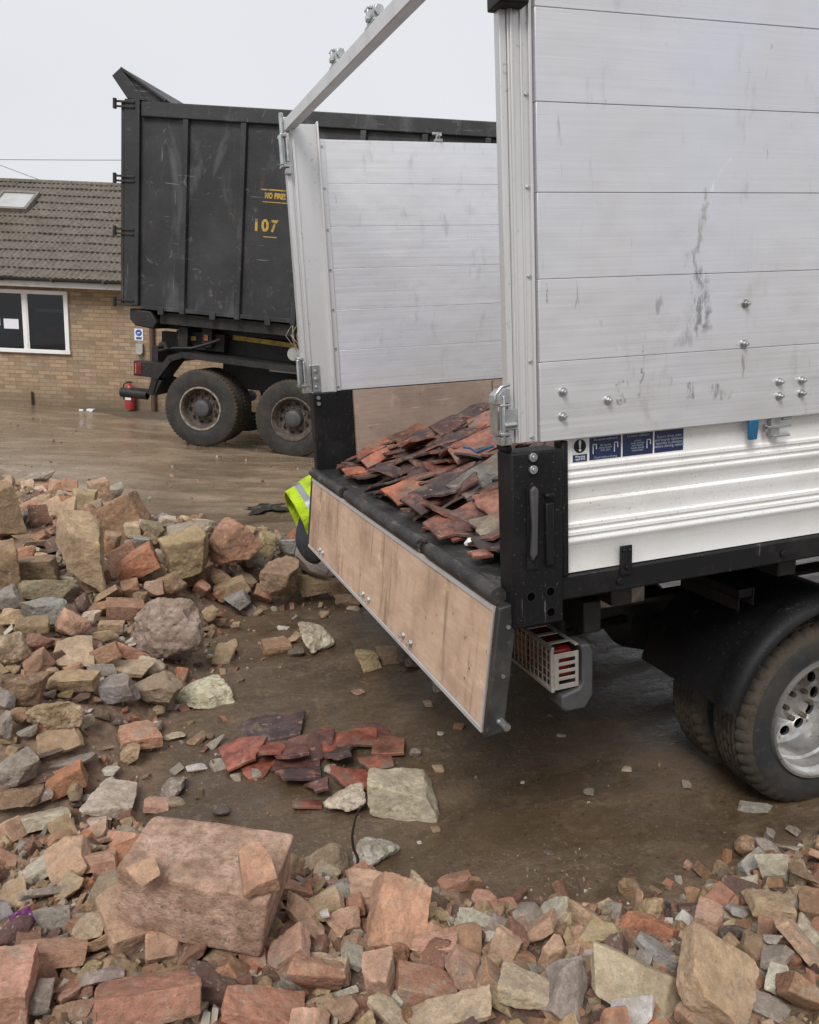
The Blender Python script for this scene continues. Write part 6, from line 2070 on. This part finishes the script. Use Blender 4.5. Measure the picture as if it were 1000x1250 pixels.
for k, (px, py, w_, h_) in enumerate(((27, 1122, 20, 18),)):
    P, dep, d = hit(px, py)
    c = P - d / np.linalg.norm(d) * .09
    m = MB()
    s = dep / FPX
    n = 7
    for i in range(n + 1):
        for j in range(n + 1):
            m.v.append(((i / n - .5) * w_ * s * 1.2, (j / n - .5) * h_ * s * 1.2, .006 * math.sin(i * 1.7) * math.cos(j * 1.3)))
    for i in range(n):
        for j in range(n):
            a_ = i * (n + 1) + j
            m.f.append((a_, a_ + n + 1, a_ + n + 2, a_ + 1)); m.mi.append(0)
    o = m.build('wrapper', M['purple'], None)
    so2 = o.modifiers.new('sol', 'SOLIDIFY'); so2.thickness = .0015
    o.matrix_world = Matrix.Translation(Vector(c)) @ Matrix.Rotation(rad(48), 4, 'X') @ Matrix.Rotation(.3, 4, 'Z')
    tag(o, 'small purple wrapper caught in the left of the front heap', 'wrapper')
P, dep, d = hit(325, 621)
m = MB()
n = 12
for i in range(n + 1):
    for j in range(n + 1):
        x, y = (i / n - .5) * .34, (j / n - .5) * .34
        r_ = 1 + .3 * math.sin(5 * math.atan2(y, x + 1e-6))
        m.v.append((x * r_, y * r_, .035 * abs(math.sin(i * 1.1 + j * .7)) * max(0, 1 - math.hypot(x, y) / .25)))
for i in range(n):
    for j in range(n):
        a_ = i * (n + 1) + j
        m.f.append((a_, a_ + n + 1, a_ + n + 2, a_ + 1)); m.mi.append(0)
o = m.build('plastic_scrap', M['plasticbag'], None)
o.matrix_world = Matrix.Translation((P[0], P[1], P[2] + .006))
tag(o, 'dark wet plastic scrap lying on the muddy road behind the heap', 'plastic scrap')

# ------------------------------------------------------------------ roof tiles heaped on the tipper bed
def bed_h(X, Y):
    e = smooth(.02, .55, Y) * 1.0
    r = .47 * np.clip(X - .06 - .04 * math.sin(Y * 5.3), 0, 1.1)
    return r * (.50 + .50 * e) * (1 - .24 * smooth(1.2, 2.1, Y)) * (.80 + .25 * fbm(np.array([[X * 2.3, Y * 2.3, 1.0]]), 3, 2)[0])
BT = []
def bed_tile(x, y, z, L, Wd, yaw, pitch, roll, colour, seed, cuts, label=None, lm=None):
    me = tile_mesh(L, Wd, seed, cuts, .0115, .005)
    Mx = Matrix.Translation((x, y, z)) @ Matrix.Rotation(yaw, 4, 'Z') @ Matrix.Rotation(-pitch, 4, 'Y') @ Matrix.Rotation(roll, 4, 'X')
    o = bpy.data.objects.new('roof_tile', me)
    COL.objects.link(o)
    o.matrix_world = Mx
    o.color = tuple(x / 1.2 for x in jitter(PALT[colour], random.Random(seed), .18)) + (1,)
    px, py, dep = to_px(Mx.translation)
    BT.append(dict(o=o, px=px, py=py, label=label, lm=lm, colour=colour, w=L / dep * FPX))
rs = random.Random(5)
cell = 0
for lay in range(6):
    for i in range(12):
        for j in range(15):
            x = .11 + i * .110 + rs.uniform(-.06, .06)
            y = .10 + j * .143 + rs.uniform(-.07, .07)
            if x > 1.42 or y > 2.12 or y < .15: continue
            hb_ = float(bed_h(x, y))
            z = ZB + .010 + lay * .040 + rs.uniform(-.012, .012)
            if z > ZB + hb_ + .004 and not (lay == 0 and hb_ > .006): continue
            if z < ZB + hb_ - .075: continue
            if lay == 0 and hb_ < .03 and rs.random() < .25: continue
            cc = rs.choices(('plum', 'darkred', 'red', 'rust', 'brown'), (34, 34, 18, 11, 3))[0]
            L = rs.uniform(.17, .31)
            if x - L * .5 < .035: x = .035 + L * .5
            pitch = rad(rs.gauss(15, 5)) if lay or hb_ > .06 else rad(rs.uniform(0, 6))
            bed_tile(x, y, z + .03, L, rs.uniform(.09, .17), rad(rs.gauss(9, 17)), pitch + rad(rs.gauss(0, 8)), rad(rs.gauss(-15, 9) if rs.random() < .72 else rs.gauss(6, 12)), cc, 5000 + cell, rs.choice((1, 1, 2, 2, 3)))
            cell += 1
def bkey(px, py, yv, zoff, L, Wd, yaw, pitch, roll, colour, label, lm=None, seed=1, cuts=1):
    d = ray(px, py)
    p = on(px, py, 2, ZB + .02)
    for t in np.arange(1.5, 6, .01):
        q = CAM_C + d * t
        if q[2] < ZB + .035 + (float(bed_h(q[0], q[1])) if 0 < q[0] < 1.5 and 0 < q[1] < 2.25 else 0):
            p = q
            break
    bed_tile(p[0], p[1], p[2], L, Wd, rad(yaw), rad(pitch * .8), rad(-roll * .75), colour, seed, cuts, label, lm)
bkey(462, 553, 1.90, 0, .20, .15, 10, 22, -34, 'orange', 'bright orange tile slab near the left end of the heaped tiles', 'the bright orange slab', 71, 1)
bkey(432, 576, 1.95, 0, .10, .09, 0, 8, -20, 'orange', 'small orange tile scrap at the far left foot of the heaped tiles', None, 72, 1)
bkey(500, 530, 2.10, 0, .22, .14, 10, 18, -10, 'rust', 'rusty tile high against the plywood lining', None, 73, 1)
bkey(495, 600, 1.35, 0, .19, .13, 14, 14, -30, 'orange', 'orange tile in the middle of the heaped tiles, above the bed edge', 'the middle orange tile', 74, 2)
bkey(475, 575, 1.62, 0, .13, .12, 60, 6, -24, 'plum', 'dark tile scrap hanging over the bed right of the orange scrap', None, 75, 1)
bkey(592, 540, .85, 0, .30, .16, -8, 24, -30, 'salmon', 'large salmon tile leaning high beside the near post', 'the large salmon tile', 76, 1)
bkey(600, 510, 1.0, 0, .26, .17, -24, 26, -26, 'salmon', 'salmon tile behind the large one leaning by the near post', None, 77, 2)
bkey(592, 580, .62, 0, .30, .15, 12, 26, -22, 'grey', 'long greyish tile slanting towards the near post', 'the long greyish tile', 78, 1)
bkey(540, 600, .75, 0, .32, .13, 16, 20, -28, 'plum', 'long dark tile at the front of the heaped tiles', 'the long dark tile', 79, 1)
bkey(570, 632, .42, 0, .26, .17, 6, 12, -20, 'darkred', 'broad dark red tile at the near foot of the heaped tiles', 'the broad dark red tile', 80, 2)
bkey(606, 612, .30, 0, .16, .16, -20, 16, -24, 'salmon', 'cracked salmon tile beside the near pillar', None, 81, 2)
bkey(604, 640, .24, 0, .16, .13, -10, 8, -14, 'buff', 'pale mossy tile piece beside the near pillar', 'the pale mossy tile', 82, 2)
bkey(608, 662, .20, 0, .17, .12, -10, 5, -8, 'dark', 'blackish tile piece under the pale mossy tile', None, 83, 2)
bkey(590, 677, .24, 0, .085, .06, 0, 2, -4, 'salmon', 'small salmon tile chip alone on the black bed floor', None, 84, 3)
bkey(555, 520, 1.30, 0, .22, .12, 6, 14, -24, 'darkred', 'dark red tile in the upper middle of the heaped tiles', 'the upper dark red tile', 85, 1)
bkey(530, 526, 1.85, 0, .30, .12, 8, 22, -24, 'plum', 'long plum tile along the back of the heap against the plywood', 'the long plum tile', 86, 1)
bkey(572, 508, 1.75, 0, .32, .10, 8, 28, -30, 'plum', 'topmost long plum tile reaching towards the latch', None, 87, 1)
L2 = [(b['px'], b['py'], b['lm']) for b in BT if b['lm']]
used2 = set(b['label'] for b in BT if b['label'])
def brel(b, q):
    dx, dy = b['px'] - q[1], b['py'] - q[2]
    if abs(dx) > 2 * abs(dy): return ('right of ' if dx > 0 else 'left of ') + q[3]
    if abs(dy) > 2 * abs(dx): return ('below ' if dy > 0 else 'above ') + q[3]
    return (('lower ' if dy > 0 else 'upper ') + ('right of ' if dx > 0 else 'left of ')) + q[3]
for b in BT:
    if not b['label']:
        c = sorted((math.hypot(b['px'] - x, b['py'] - y), x, y, t) for x, y, t in L2)
        base = '%s %s tile ' % ('short' if b['w'] < 55 else 'long', WORD[b['colour']])
        cand = [base + brel(b, c[0]), base + brel(b, c[0]) + ', towards ' + c[1][3], base + brel(b, c[1]) + ', heaped on the bed', base + brel(b, c[0]) + ', far from ' + c[-1][3],
                base + brel(b, c[1]) + ', towards ' + c[2][3], base + brel(b, c[2]) + ', towards ' + c[0][3]]
        b['label'] = next((x for x in cand if x not in used2), cand[1])
        used2.add(b['label'])
    tag(b['o'], b['label'], 'roof tile', 'broken roof tiles heaped on the tipper bed')
p = on(581, 663, 2, ZB + .01)
m = MB().tube([(p[0] - .035, p[1], ZB + .012), (p[0] - .03, p[1] - .01, ZB + .02), (p[0], p[1] - .02, ZB + .018), (p[0] + .03, p[1] - .0, ZB + .03), (p[0] + .05, p[1] + .02, ZB + .02)], [.008, .014, .016, .012, .005], 8)
tag(m.build('plastic_curl', M['upvc'], None), 'white curl of plastic on the black bed beside the dark red tile', 'plastic scrap')
q = [on(x, y, 1, .95 - k * .03) for k, (x, y) in enumerate(((566, 546), (574, 547), (582, 552), (592, 548), (602, 545)))]
tag(MB().tube([tuple(v) for v in q], .005, 6).build('blue_cord', M['bluestrap'], None), 'thin blue cord lying over the heaped tiles near the latch', 'cord')
